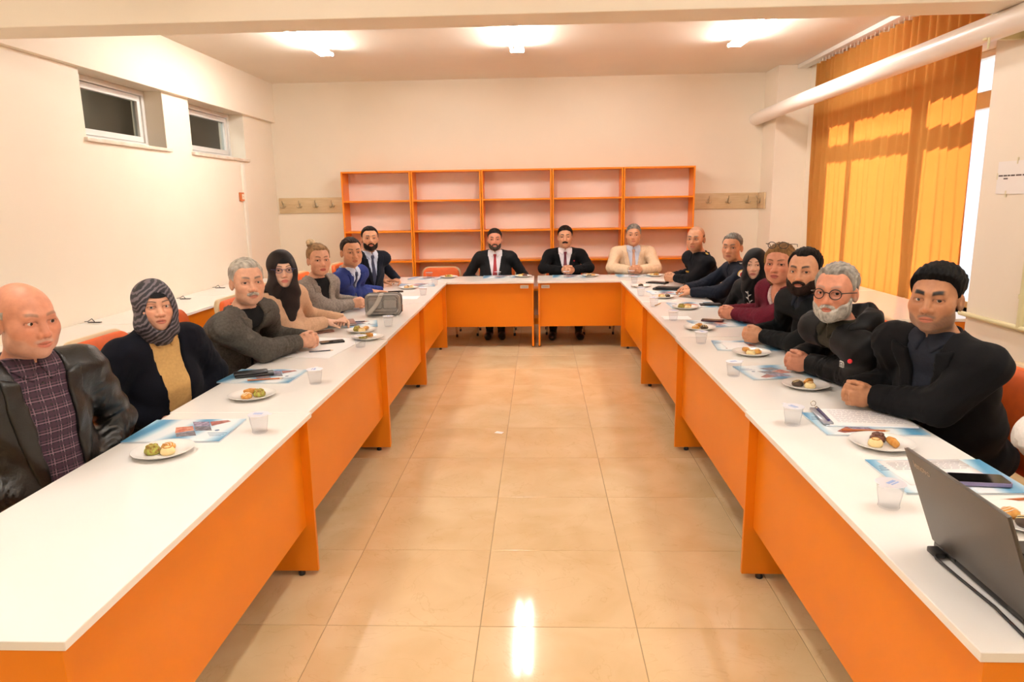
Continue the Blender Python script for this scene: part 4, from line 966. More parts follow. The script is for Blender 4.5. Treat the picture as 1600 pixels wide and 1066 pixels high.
CAST = [
 dict(key='p1', smile=.004, label='bald man in a black leather jacket and plaid shirt at the near left', head=(-1.695, 2.21, 1.25), yaw=-H-.38, side=.05, lean=.10, look=(1.25, 1.0, .95), gaze=(1.6, 1.9, .9), scale=1.02, full=.008, fat=.035, sw=.20, skin='red', jaw=1.05, nose=1.15, hair=(.005, -.012), hairc='#a39a8c', recede=.03, scalp=0, stubble=.35, beardc='#b0a79c', mustache=.35, browc='#6f5f50', browa=.7, res=.0026, hands='lap', lapy=-.05,
      jacket=dict(mat=C_leather, vdepth=.60, vtop=.085, vbot=.055, vpow=1, lapel=.05, collar=.035, collar_w=.02, bulk=.010, fold=1.8), shirt=dict(mat=plaid(), collar=1, open=.5, buttons=M_black), hung=1, chair='orange upholstered chair under the bald man in the leather jacket'),
 dict(key='p2', label='woman in a striped dark headscarf, dark jacket and mustard shirt', male=False, head=(-1.75, 3.09, 1.165), yaw=-H-.50, side=.06, lean=.10, scale=.93, full=.006, fat=.025, sw=.175, skin='fair', blush=.7, browc='#3a2a20', iris='#2a1a12', res=.0026, hands='lap', lapy=-.05, look=(0, 0, 1.5),
      hijab=dict(mat=None, under=C_scarf_k, open=(.0585, -.116, .066), tuck=1, back=.02, drape=()), jacket=dict(mat=C_dnavy, vdepth=.60, vtop=.07, vbot=.035, vpow=.7, lapel=.0, collar=.0, bulk=.012), shirt=dict(mat=C_must, collar=1, open=.45, spread=.02, inflate=.010), chair='orange upholstered chair behind the woman in the striped headscarf'),
 dict(key='p3', label='grey-haired man with a moustache in a grey tweed jacket', head=(-1.60, 3.761, 1.196), yaw=-H-.20, side=.10, lean=.27, hfwd=.03, scale=1.03, full=.004, fat=.025, sw=.205, skin='fair', hair=(.007, .012), hairc='#a8a196', recede=.012, mustache=.7, mustache_t=.0035, stubble=.2, beardc='#a3998c', browc='#6b5c4e', iris='#3a2a1c', res=.0026, hands='clasp', hand_at=(-1.345, 4.05, .800), 
      jacket=dict(mat=C_grey, vdepth=.40, vtop=.075, lapel=.065, bulk=.008, fold=1.5), shirt=dict(mat=C_roll, turtle=.022), chair='orange upholstered chair behind the man in the grey tweed jacket'),
 dict(key='p4', label='woman in a dark headscarf and glasses with a beige jacket', male=False, head=(-1.65, 4.434, 1.198), yaw=-H-.35, side=.10, lean=.14, scale=.97, full=.002, fat=.01, sw=.17, skin='pale', res=.003, lips='#b8574f', hands='fold', hand_at=(-1.40, 4.76, .796), hijab=dict(mat=C_scarf_b, open=(.052, -.113, .064), under=C_scarf_k, drape=((0, -.10), (.03, -.16))), extra=glasses(mat('blue_plastic', '#33426f', .3), .022, .016),
      jacket=dict(mat=C_beige, vdepth=.34, vtop=.06, lapel=.0, collar=.0), shirt=dict(mat=C_scarf_b), chair='chair of the woman in beige with the dark headscarf'),
 dict(key='p5', label='woman with a fair bun in a light grey blazer over a black roll-neck', male=False, head=(-1.70, 5.349, 1.184), yaw=-H-.40, side=.06, lean=.14, scale=1.0, full=.005, fat=.03, sw=.175, skin='fair', res=.003, hair=(.008, .013), recede=.012, jaw=.92, hairc='#8a6c4c', browc='#4a3424', lips='#b05048', hands='clasp', hand_at=(-1.44, 5.62, .795), iris='#33241a', 
      jacket=dict(mat=C_lgrey, vdepth=.34, vtop=.07, lapel=.065, fold=1.2), shirt=dict(mat=C_roll, turtle=.022, inflate=.010), bun=1, chair='chair of the woman with a fair bun'),
 dict(key='p6', label='dark-haired man in a bright blue suit', head=(-1.62, 6.0, 1.195), yaw=-H-.32, side=.10, lean=.26, scale=1.04, full=.006, fat=.02, sw=.195, skin='mid', res=.003, hair=(.005, .009), hairc='#2a211c', recede=.014, stubble=.15, hands='fold', hand_at=(-1.50, 6.47, .784), 
      jacket=dict(mat=C_blue, vdepth=.34, vtop=.07, lapel=.06), shirt=dict(mat=C_pale, collar=1), tie=mat('tie_navy', '#1c2446', .5), chair='chair of the man in the bright blue suit'),
 dict(key='p7', label='bearded man in a dark navy suit and navy tie leaning on the far left table', head=(-1.70, 7.03, 1.255), yaw=-H-.75, side=.0, lean=.10, scale=1.0, sw=.195, fat=.01, skin='mid', res=.003, hair=(.005, .012), hairc='#1a1512', quiff=.006, recede=.012, beard=.004, stubble=.5, beardc='#241b16', hands='fold', hand_at=(-1.56, 7.32, .792), pitch=.08,
      jacket=dict(mat=C_navy, vdepth=.36, vtop=.07, lapel=.06), shirt=dict(mat=C_pale, collar=1), tie=mat('tie_navy', '#1c2446', .5), chair='chair of the bearded man in the dark navy suit'),
 dict(key='p8', label='bearded man in a charcoal suit with a bright red tie', head=(-.535, 8.42, 1.157), yaw=math.pi, lean=.06, scale=1.05, fat=.012, sw=.20, skin='red', res=.0035, hair=(.004, .011), hairc='#221d1a', beard=.0045, stubble=.6, beardc='#4a4039', hands='lap', lapy=-.1, knee=.40, spread=.07, footy=-.06,
      jacket=dict(mat=C_char, vdepth=.50, vtop=.085, vbot=.0, lapel=.05), shirt=dict(mat=C_white, collar=1), tie=mat('tie_red', '#9c1420', .45), chair='chair of the man with the bright red tie'),
 dict(key='p9', label='dark-haired man with a moustache in a black suit and burgundy tie', head=(.303, 8.42, 1.176), yaw=math.pi, lean=.09, scale=1.07, fat=.015, sw=.20, skin='mid', res=.0035, hair=(.005, .012), hairc='#14100e', mustache=.95, mustache_t=.006, beardc='#17120f', browt=.006, hands='clasp', hand_at=(.325, 8.12, .797), knee=.44, spread=.12, footx=.03, footy=-.02,
      jacket=dict(mat=C_black, vdepth=.36, vtop=.08, lapel=.055), shirt=dict(mat=C_white, collar=1), tie=mat('tie_burgundy', '#5e1028', .45), pin=1, chair='chair of the man in the burgundy tie'),
 dict(key='p10', label='grey-haired man in a cream suit with a peach tie', head=(1.111, 8.42, 1.188), yaw=math.pi+.04, lean=.10, scale=1.03, fat=.03, full=.003, sw=.205, skin='mid', res=.0035, hair=(.006, .011), hairc='#6f6861', browc='#4a413a', hands='clasp', hand_at=(1.10, 8.06, .797), watch=1, knee=.42,
      jacket=dict(mat=C_cream, vdepth=.40, vtop=.08, lapel=.06, bulk=.006, fold=1.2), shirt=dict(mat=C_pale, collar=1), tie=mat('tie_peach', '#c99a80', .5), chair='chair of the man in the cream suit'),
 dict(key='p11', label='balding man in a black uniform with a gold shoulder mark at the far right', head=(1.52, 6.95, 1.214), yaw=H+.30, side=-.08, lean=.18, scale=1.03, fat=.015, sw=.195, skin='mid', res=.003, hair=(.0035, -.010), hairc='#3a302a', recede=.03, scalp=.35, stubble=.35, hands='clasp', hand_at=(1.30, 7.26, .797), gold=1, watch=-1,
      jacket=dict(mat=C_unif, vdepth=.10, vtop=.045, lapel=.0, collar=.025, fold=1.2, name='jacket'), shirt=dict(mat=C_unif, collar=1), chair='chair of the balding man in the black uniform'),
 dict(key='p12', label='short grey-haired man in a navy uniform with a round shoulder patch', head=(1.70, 6.30, 1.173), yaw=H+.04, side=-.02, lean=.16, scale=1.03, fat=.015, sw=.195, skin='mid', res=.003, hair=(.0025, .008), recede=.008, hairc='#6a655e', browc='#4a4038', hands='fold', hand_at=(1.29, 6.30, .790), patch=1,
      jacket=dict(mat=C_unif2, vdepth=.10, vtop=.045, lapel=.0, collar=.025, fold=1.3), shirt=dict(mat=C_unif2, collar=1), chair='chair of the grey-haired man in the navy uniform'),
 dict(key='p13', label='young woman in a black headscarf and black embroidered dress', male=False, head=(1.65, 5.45, 1.098), yaw=H+.55, side=-.04, lean=.12, scale=.96, fat=-.005, sw=.16, skin='pale', res=.003, browc='#3c2b22', lips='#b8655c', jaw=.9, hands='lap', hijab=dict(mat=C_scarf_k, open=(.048, -.110, .056), drape=((0, -.10), (-.02, -.16))), flower=1,
      jacket=dict(mat=C_scarf_k, closed=1, vdepth=-.5, collar=0), chair='chair of the young woman in the black headscarf'),
 dict(key='p14', label='woman with light brown hair in a burgundy cardigan, glasses pushed up', male=False, head=(1.545, 4.585, 1.183), yaw=H+.30, side=-.14, lean=.18, scale=1.06, full=.005, fat=.03, sw=.18, skin='red', blush=.8, res=.0026, hair=(.016, .014), long=.06, jaw=.92, fringe=1, hairc='#80603c', browc='#6a4a33', lips='#a85048', hands='clasp', hand_at=(1.28, 4.96, .797), upglass=1, coverear=1, bob=1,
      jacket=dict(mat=C_burg, vdepth=.42, vtop=.05, vbot=.0, lapel=.0, collar=.0, bulk=.004, fold=1.3), shirt=dict(mat=C_print, vneck=.13, inflate=.010), chair='chair of the woman in the burgundy cardigan'),
 dict(key='p15', label='man with a full dark beard in a black sweater', head=(1.45, 3.90, 1.205), yaw=H+.25, side=-.12, lean=.24, hfwd=.03, scale=1.03, fat=.015, sw=.20, skin='mid', res=.0026, hair=(.006, .012), hairc='#15110f', recede=.028, beard=.012, stubble=.8, beardc='#241712', browt=.0055, hands='clasp', hand_at=(1.215, 4.12, .800), 
      jacket=dict(mat=C_bknit, vdepth=.06, vtop=.03, lapel=.0, collar=.0, name='jacket'), shirt=dict(mat=C_dshirt, collar=1), chair='chair of the man with the full dark beard'),
 dict(key='p16', **{'pole-1': (.35, -.35, -.75)}, label='grey-bearded man with round black glasses in a black hooded jacket', head=(1.31, 3.14, 1.190), yaw=H+.22, side=-.12, lean=.38, hfwd=.09, scale=1.03, fat=.015, sw=.18, skin='red', res=.0025, hair=(.007, .013), hairc='#8e8880', recede=.018, beard=.010, stubble=.7, beardc='#aaa49b', browc='#8a8078', browa=.5, hands='clasp', hand_at=(1.225, 3.42, .800), extra=glasses(mat('black_acetate', '#15100f', .3), .0225, .021, -.004, .004, thick=.0022), logo=1, iris='#4a3524',
      jacket=dict(mat=C_shell, vdepth=.60, vtop=.05, vbot=.02, lapel=.0, collar=.03, collar_w=.01, hood=1, bulk=.012, fold=1.5), shirt=dict(mat=C_olive, collar=1, open=.5), chair='beige-backed orange chair under the man with round black glasses'),
 dict(key='p17', **{'pole+1': (.15, -.5, -.85)}, label='man with thick black hair and dark brows in a black blazer', head=(1.47, 2.64, 1.228), yaw=H+.40, side=-.06, lean=.25, scale=1.01, spread=.165, elz=.092, full=.007, fat=.04, sw=.20, skin='tan', res=.0024, hair=(.0045, .021), hairc='#070606', recede=.003, quiff=.004, fringe=1, stubble=.75, beardc='#5a5048', mustache=.5, browt=.0075, browa=1, nose=1.1, hands='clasp', hand_at=(1.245, 2.79, .806), iris='#2a180e', gaze=(0, 0, 1.5),
      jacket=dict(mat=C_black, vdepth=.42, vtop=.07, lapel=.06, bulk=.014, fold=1.2), shirt=dict(mat=C_dshirt, collar=1, open=.5, spread=.01), chair='orange upholstered chair under the man with thick black hair'),
 dict(key='p18', label='person in a white jacket at the right edge, only an arm in view', head=(1.74, 2.04, 1.20), yaw=H, side=0, lean=.10, scale=1.0, male=False, fat=.02, sw=.19, skin='fair', res=.004, hair=(.01, .014), hairc='#2a1f18', hands='fold', hand_at=(1.555, 1.955, .81),
      jacket=dict(mat=cloth('white_twill', '#efe9e2', .04), vdepth=.3, vtop=.06, lapel=.05, bulk=.012, fold=1.8), shirt=dict(mat=C_white, collar=1), chair='orange chair with a beige frame at the right edge, behind the white sleeve'),
]
CAST[1]['hijab']['mat'] = striped()
first_chair = True
for P in CAST:
    if ONLY and P['key'] not in ONLY: continue
    P.setdefault('trousers', TRK[0])
    if P['key'] not in ('p1', 'p8', 'p9', 'p10', 'p18'):       # faces turned a little past the camera, eyes on it
        tn = dict(p2=.26, p4=.12, p7=.10, p13=.15, p17=.36, p16=.42).get(P['key'], .34); hx, hy = P['head'][:2]
        P['look'] = (math.copysign(tn*hy, -hx), .2, 1.42); P['gaze'] = (0, 0, 1.6)
    ex = P.get('extra')
    o = person(P); people.append(o); o['group'] = 'people at the meeting'
    c = seat(o, P, P['chair']); c['group'] = 'chairs at the tables'
# ------------------------------------------------------------------ extras worn by people
def surf(k, o, d, rad=.016):
    """outermost clothing vertex along direction d within rad of the line through o (body space)"""
    best = None
    for c in k['root'].children:
        if c.name.split('.')[0] in ('jacket', 'headscarf', 'lapel'):
            v = np.empty(len(c.data.vertices)*3, f32); c.data.vertices.foreach_get('co', v); v = v.reshape(-1, 3); w = v-o; t = w@d; r = np.linalg.norm(w-t[:, None]*d, axis=1); m = (r < rad) & (t > -.02)
            if m.any():
                i = np.nonzero(m)[0][t[m].argmax()]
                if best is None or t[i] > best[0]: best = (t[i], v[i])
    return (np.asarray(o)+np.asarray(d)*best[0]) if best else np.asarray(o)+np.asarray(d)*.15
def disc(k, p, n, r, m, name='badge', t=.003, sx=1):
    R = Vector(n).to_track_quat('Z', 'Y').to_matrix().to_4x4()
    return MB().lathe([(r, -.004), (r, t*.5), (r*.92, t)], 24, T(*p) @ R).build(name, m, k['root'], .8)
for P in CAST:
    k = P.get('_k')
    if not k: continue
    hp, root, N, S, arms, sag, sc = k['hp'], k['root'], k['N'], k['S'], k['arms'], k['sag'], k['sc']
    if P.get('bun'):
        MB().ball(hp(.035, -.062, .132), (.033, .036, .028), 16).build('hair_bun', hairmat('c9b493'), root, 4)
        MB().ball(hp(.030, -.066, .112), (.036, .034, .022), 16).build('hair_bun_base', hairmat('8a6c4c'), root, 4)
    if P.get('upglass'):
        glasses(mat('dark_frame', '#14100e', .3), .025, .019, .0, 0, (0, -.030, .112), thick=.0025)(k)
    if P.get('watch'): watch(k, P['watch'])
    if P.get('pin'): disc(k, surf(k, N+[-.105, 0, -.12], np.array([0, 1., 0])), (0, 1, .1), .008, M_red, 'lapel_pin')
    if P.get('gold'):
        p = surf(k, (N+S[-1]*1.6)/2.6+[-.01, 0, 0], np.array([0, 0, 1.]))
        e = MB().box(-.055, .035, -.026, .026, -.008, .004, .003).build('epaulette', C_unif, root, .6); e.location = p+[0, 0, .004]; e.rotation_euler = (0, -.30, 0)
        for q in (-.035, -.012): MB().lathe([(.010, 0), (.012, .003), (.004, .006)], 8, T(q, 0, .004)).build('gold_star', M_gold, e, .7)
        e2 = surf(k, N+[.09, 0, -.17], np.array([0, 1., 0])); MB().box(-.03, .03, -.004, .003, -.008, .008, .002).build('name_strip', M_gold, root, .6).location = e2
    if P.get('patch'):
        a, E = arms[-1][:2]; m_ = a*.98+E*.02; dv = k['to_local'](np.array([0, 0, 1.6]), k['org'])-m_; dv = nrm(dv*[1, 1, .5]); p = surf(k, m_, dv, .02)
        R = Vector(dv).to_track_quat('Z', 'Y').to_matrix().to_4x4()
        b0_ = MB().lathe([(.043, -.012), (.043, .001), (.040, .003)], 28, T(*p) @ R).build('shoulder_patch', M_gold, root, .8)
        MB().lathe([(.036, .002), (.036, .0045)], 28, T(*p) @ R).build('patch_ring', M_wht, b0_, .8); MB().lathe([(.023, .004), (.023, .006)], 24, T(*p) @ R).build('patch_centre', M_red, b0_, .8)
        MB().prism([(.0, .016), (.006, .004), (.016, .003), (.008, -.004), (.010, -.015), (0, -.009), (-.010, -.015), (-.008, -.004), (-.016, .003), (-.006, .004)], .0055, .0075, T(*p) @ R).build('patch_emblem', C_dnavy, b0_, .8)
        e2 = surf(k, N+[-.06, 0, -.17], np.array([0, 1., 0])); MB().box(-.042, .042, -.004, .003, -.011, .011, .002).build('name_strip', mat('name_yellow', '#a9a050', .6), root, .6).location = e2
        p = surf(k, (N+S[-1]*1.6)/2.6, np.array([0, 0, 1.])); e = MB().box(-.055, .03, -.026, .026, -.008, .004, .003).build('epaulette', C_dnavy, root, .6); e.location = p+[0, 0, .003]; e.rotation_euler = (0, -.30, 0)
        for q in (-.04, -.025): MB().box(q-.004, q+.004, -.022, .022, .0035, .006, .001).build('rank_bar', M_silver, e)
    if P.get('logo'):
        p = surf(k, N+[-.115, 0, -.15], np.array([0, 1., 0])); e = MB().box(-.014, .014, -.004, .0025, -.014, .014, .001).build('chest_logo', mat('logo_white', '#cfcac4', .5), root, .6); e.location = p
        for x0, x1, z0, z1 in ((-.011, .011, .006, .0085), (-.011, -.008, -.011, .006), (.008, .011, -.011, .006), (-.005, .005, -.003, -.0005), (-.005, .005, -.009, -.0065)): MB().box(x0, x1, .002, .0032, z0, z1).build('logo_stroke', C_shell, e)
        a, E = arms[-1][:2]; p = surf(k, a*.62+E*.38, nrm([-.55, .8, .1]), .02); disc(k, p, nrm([-.55, .8, .1]), .010, M_red, 'sleeve_badge')
    if P.get('flower'):
        for x0, z0, h_, sgn in ((-.055, -.20, .13, 1), (-.10, -.10, .08, -1)):
            m = MB()
            for i in range(7):
                t = i/6; q0 = surf(k, N+[x0+.02*sgn*t, 0, z0+h_*t], np.array([0, 1., 0]), .02)
                q1 = surf(k, N+[x0+.02*sgn*t+.022*(-1)**i, 0, z0+h_*t+.018], np.array([0, 1., 0]), .02)
                q2 = surf(k, N+[x0+.02*sgn*(t+.16), 0, z0+h_*(t+.16)], np.array([0, 1., 0]), .02)
                m.tube([q0+[0, .003, 0], (q0+q1)/2+[0, .005, .003], q1+[0, .003, 0]], [.002, .005, .001], 6); m.tube([q0+[0, .003, 0], q2+[0, .003, 0]], .002, 6)
            m.build('silver_embroidery', mat('embroidery', '#b9b6b4', .5), root, 4)
    if P.get('hung'):
        p = surf(k, N+[-.02, 0, -.20], np.array([0, 1., 0]))
        W_ = root.matrix_basis @ Vector(p+[0, .018, 0]); gz = empty('reading_glasses', 'brown reading glasses hung on the plaid shirt of the bald man', 'glasses', W_, P['yaw']+.25)
        gm = mat('brown_frame', '#4a3a30', .3)
        for s in (1, -1):
            MB().tube([(s*.034+.022*math.cos(a), .002, .019*math.sin(a)-.01) for a in np.linspace(0, 2*math.pi, 25)], .002, 6, cap=False).build('spectacle_rim', gm, gz, 4)
            MB().tube([(s*.056, 0, -.004), (s*.05, .010, .02), (s*.02*-1, .012, .03)], .002, 6).build('temple_arm', gm, gz, 4)
        MB().tube([(-.012, .002, -.006), (0, .003, -.003), (.012, .002, -.006)], .002, 6).build('bridge', gm, gz, 4)

# ------------------------------------------------------------------ things on the tables
Z0 = TH+.0005
# water cups with foil lids
M_cup = glassmat('cup_plastic', (.97, .98, .99), .96, .03)
_n = M_cup.node_tree; _lw = _n.nodes.new('ShaderNodeLayerWeight'); _lw.inputs[0].default_value = .35; _cr = _n.nodes.new('ShaderNodeValToRGB'); _cr.color_ramp.elements[0].color = (.97, .97, .98, 1); _cr.color_ramp.elements[0].position = .45; _cr.color_ramp.elements[1].color = (.55, .57, .62, 1)
_n.links.new(_lw.outputs['Facing'], _cr.inputs[0]); _n.links.new(_cr.outputs[0], [q for q in _n.nodes if q.type == 'BSDF_TRANSPARENT'][0].inputs[0])
M_cup = M_cup; M_water = glassmat('water', (.97, .98, .985), .98)
for _q in M_water.node_tree.nodes:
    if _q.type == 'FRESNEL': _q.inputs[0].default_value = 1.12; M_foil = mat('foil_lid', '#e4e4ec', .35, .25); M_fblue = mat('foil_blue', '#8fa9d8', .4)
def cup():
    c = empty('water_cup', 'cup', 'cup'); c.scale = (1, 1, .88)
    MB().lathe([(.0, .001), (.026, .001), (.029, .006), (.0275, .012), (.0285, .022), (.033, .050), (.0355, .078), (.0385, .082), (.0385, .084)], 28, None, (False, False)).build('cup_wall', M_cup, c, 1)
    MB().lathe([(.0, .007), (.0262, .0075), (.0272, .014), (.0318, .050), (.0335, .066), (.0, .066)], 24, None, (False, False)).build('water', M_water, c, 1)
    l = MB().lathe([(.0, .0850), (.0395, .0848), (.0405, .0838), (.0395, .0832), (.0, .0835)], 28, None, (False, False)).box(.030, .052, -.009, .009, .0838, .0846).build('foil_lid', M_foil, c, .7)
    for a, b_ in ((-.006, .004), (.008, .013)): MB().box(-.02, .016, a, b_, .0850, .0853).build('print_patch', M_fblue, l)
    return c
cup_at = [(-1.088, 2.551, 'beside the blue folder before the bald man'), (-1.102, 3.284, 'right of the folder with the black case on it'), (-1.098, 4.151, 'before the grey tweed man, in front of a plate'), (-1.081, 4.881, 'in front of the grey handbag'), (-1.103, 6.544, 'before the man in the blue suit'), (-1.108, 7.331, 'at the far end of the left row, by the inner corner'), (-1.263, 7.96, 'on the cross table before the empty chair'), (-.482, 7.945, 'before the man in the bright red tie'), (.296, 7.90, 'before the man in the burgundy tie'), (1.025, 7.90, 'before the man in the cream suit'), (.983, 7.329, 'at the far end of the right row, by the inner corner'), (.914, 6.347, 'before the navy uniform, by a plate with a dark cake'), (.93, 5.713, 'before the young woman in the black headscarf'), (.957, 5.016, 'before the woman in burgundy'), (.97, 4.189, 'before the man with the full dark beard'), (.949, 3.389, 'before the man with round glasses'), (.969, 2.626, 'left of the clipboard papers'), (.978, 1.885, 'next to the laptop')]
c0 = None
for i, (x, y, w) in enumerate(cup_at):
    lb = 'clear foil-lidded water cup '+w; rz = i*1.7
    if c0 is None: c0 = cup(); c0.location = (x, y, Z0); c0['label'] = lb; c0['group'] = 'water cups'
    else: dup(c0, (x, y, Z0), rz, lb)
# plates and pastries
M_plate = mat('porcelain', '#f6f3ee', .15, coat=.3)
def plate():
    p = MB().lathe([(.0, .003), (.052, .003), (.056, 0), (.062, 0), (.064, .004), (.085, .010), (.104, .018), (.1055, .020), (.103, .0205), (.084, .013), (.062, .0075), (.055, .0062), (.0, .006)], 40, None, (False, False)).build('plate', M_plate, None, 1.2)
    return p
pl_at = [(-1.345, 2.319, 'before the bald man, three pastries on it'), (-1.318, 3.042, 'before the woman in the striped headscarf'), (-1.221, 4.669, 'before the woman in beige, behind another plate'), (-1.116, 4.415, 'right behind the cup of the grey tweed man'), (-1.342, 7.067, 'before the bearded man in the navy suit'), (-1.054, 8.06, 'on the cross table left of the man in the red tie'), (-.197, 8.06, 'on the cross table right of the man in the red tie'), (.574, 8.02, 'on the cross table right of the man in the burgundy tie'), (1.30, 7.98, 'on the cross table right of the man in the cream suit'), (1.005, 7.0, 'before the black uniform, one dark cake on it'), (1.094, 6.206, 'before the navy uniform'), (1.155, 5.563, 'before the young woman in black'), (1.065, 4.659, 'before the woman in burgundy'), (1.178, 3.875, 'before the man with the full dark beard'), (1.217, 3.172, 'before the man with round glasses'), (1.194, 2.386, 'before the man with thick black hair, a chocolate pastry on it'), (1.285, 1.79, 'half hidden behind the laptop screen')]
M_cream = mat('butter_pastry', '#ecd39a', .7, noise=.08, nscale=60, bump=.2, bscale=120); M_choc = mat('chocolate_pastry', '#5a3424', .5, noise=.15, nscale=40, bump=.2); M_gold_p = mat('golden_pastry', '#bd7a2c', .6, col2='#d9a653', nscale=50, bump=.3, bscale=90); M_nut = mat('nut_pastry', '#8a5a2c', .7, col2='#a9b04a', nscale=90, bump=.4, bscale=100); M_icing = mat('icing', '#f3e6d2', .4); M_dcake = mat('cocoa_cake', '#3c2a1c', .7, noise=.2, nscale=70, bump=.3)
def dome(name, m, top=None, r=.024, h=.026, drip=None):
    p = MB().lathe([(.0, 0), (r*.85, 0), (r, h*.25), (r*.97, h*.5), (r*.75, h*.8), (r*.35, h*.98), (0, h)], 18, None, (False, False)).build(name, m, None, 4)
    if top == 'rosette':
        for i in range(5):
            a = i*1.2566; MB().ball((r*.42*math.cos(a), r*.42*math.sin(a), h*.9), (r*.36, r*.36, h*.22), 8).build('rosette_lobe', m, p, 4)
    if top == 'ring': MB().tube([(r*.5*math.cos(a), r*.5*math.sin(a), h*.92) for a in np.linspace(0, 6.283, 15)], .0022, 6, False).build('icing_ring', M_icing if m is not M_cream else M_gold_p, p, 4)
    if drip:
        for q in (-.4, .0, .4): MB().tube([(r*t_, r*q+.004*math.sin(t_*4), h*(1.03-.42*t_*t_-.45*q*q)) for t_ in np.linspace(-.85, .85, 9)], .0014, 5).build('icing_stripe', drip, p, 4)
    return p
def roll(name, m):
    p = MB().tube([(-.028, 0, .013), (-.026, 0, .014), (0, 0, .016), (.026, 0, .014), (.028, 0, .013)], [.006, .012, .0145, .012, .006], 14).build(name, m, None, 4); return p
kinds = ['cream', 'choc', 'nut', 'gold', 'swirl', 'cake']
def pastry(kd):
    if kd == 'cream': return dome('butter_biscuit', M_cream, 'ring', .025, .027), 'pale butter biscuit'
    if kd == 'choc': return dome('chocolate_pastry', M_choc, 'rosette', .027, .028), 'dark chocolate rosette pastry'
    if kd == 'nut': return dome('pistachio_pastry', M_nut, 'rosette', .028, .030), 'brown pastry topped with pistachio'
    if kd == 'gold': return roll('golden_roll', M_gold_p), 'golden brown pastry roll'
    if kd == 'swirl': return dome('striped_biscuit', M_gold_p, None, .025, .024, M_icing), 'biscuit striped with icing'
    return dome('cocoa_cake', M_dcake, None, .026, .026, M_cream), 'dark cocoa cake'
near_mix = {0: ('cream', 'swirl', 'nut'), 1: ('nut', 'gold', 'swirl'), 15: ('cream', 'gold', 'choc'), 14: ('cake', 'cream', 'gold'), 16: ('cake', 'cream', 'swirl'), 13: ('gold', 'cream', 'swirl'), 12: ('gold', 'swirl', 'cake'), 9: ('cake',), 3: ('gold', 'nut')}
p0 = None; protos = {}
who = [w.split(',')[0].replace('on the cross table', 'plate').replace('before ', 'plate before ').replace('right behind', 'plate behind').replace('half hidden behind', 'plate behind').replace('the woman in the striped headscarf', 'the striped headscarf').replace('the man with thick black hair', 'the man with black hair').replace('the man with the full dark beard', 'the dark bearded man') for _, _, w in pl_at]
for i, (x, y, w) in enumerate(pl_at):
    lb = 'white plate of pastries '+w
    if p0 is None: p0 = plate(); o = p0; tag(o, lb, 'plate', 'plates of pastries'); o.location = (x, y, Z0)
    else: o = dup(p0, (x, y, Z0), 0, lb)
    mix = near_mix.get(i) or [('cream', 'choc', 'gold'), ('cake', 'swirl', 'cream'), ('gold', 'nut', 'cream')][i % 3]
    for q, kd in enumerate(mix):
        a = i*.7+q*2.1-.6; rr = .033 if len(mix) > 1 else 0
        if kd in protos: o2 = dup(protos[kd][0], (0, 0, 0), 0)
        else: protos[kd] = pastry(kd); o2 = protos[kd][0]; o2['category'] = 'pastry'; o2['group'] = 'pastries on the plates'
        o2.location = (x+rr*math.cos(a), y+rr*math.sin(a), Z0+.0068); o2.rotation_euler = (0, 0, a*1.7); o2['label'] = (protos[kd][1]+' on the '+who[i])

# folders with printed covers
M_cov = bpy.data.materials.new('folder_cover'); M_cov.use_nodes = True; nt = M_cov.node_tree; b = nt.nodes['Principled BSDF']; b.inputs['Roughness'].default_value = .3
tc = nt.nodes.new('ShaderNodeTexCoord'); mp = nt.nodes.new('ShaderNodeMapping'); mp.inputs['Scale'].default_value = (4.2, 6.0, 0); mp.inputs['Location'].default_value = (.3, .2, 0)
wv = nt.nodes.new('ShaderNodeTexWave'); wv.inputs['Scale'].default_value = .42; wv.inputs['Distortion'].default_value = 3.2; wv.inputs['Detail'].default_value = .6; wv.inputs['Detail Scale'].default_value = .7
nt.links.new(tc.outputs['Object'], mp.inputs[0]); nt.links.new(mp.outputs[0], wv.inputs[0])
r = nt.nodes.new('ShaderNodeValToRGB'); E_ = r.color_ramp.elements; E_[0].position = .15; E_[0].color = (*lin('#eef5f8'), 1); E_[1].position = .95; E_[1].color = (*lin('#5a9bc2'), 1); e = E_.new(.55); e.color = (*lin('#b5d6e6'), 1)
nt.links.new(wv.outputs[0], r.inputs[0]); nt.links.new(r.outputs[0], b.inputs['Base Color'])
M_paper = mat('paper_white', '#f4f1f0', .6); M_ph1 = mat('print_violet', '#5a4a66', .4, col2='#b9aac0', nscale=60); M_ph2 = mat('print_grey', '#4a4650', .4, col2='#8f8a92', nscale=90); M_ph3 = mat('print_red', '#b0402f', .4, col2='#d9a48c', nscale=60); M_ph4 = mat('print_rust', '#8a4a44', .4, col2='#b97a70', nscale=50); M_tealp = mat('print_blue', '#3b7fb0', .35, col2='#2d6a99', nscale=6); M_txt = mat('print_ink', '#4f6f93', .5)
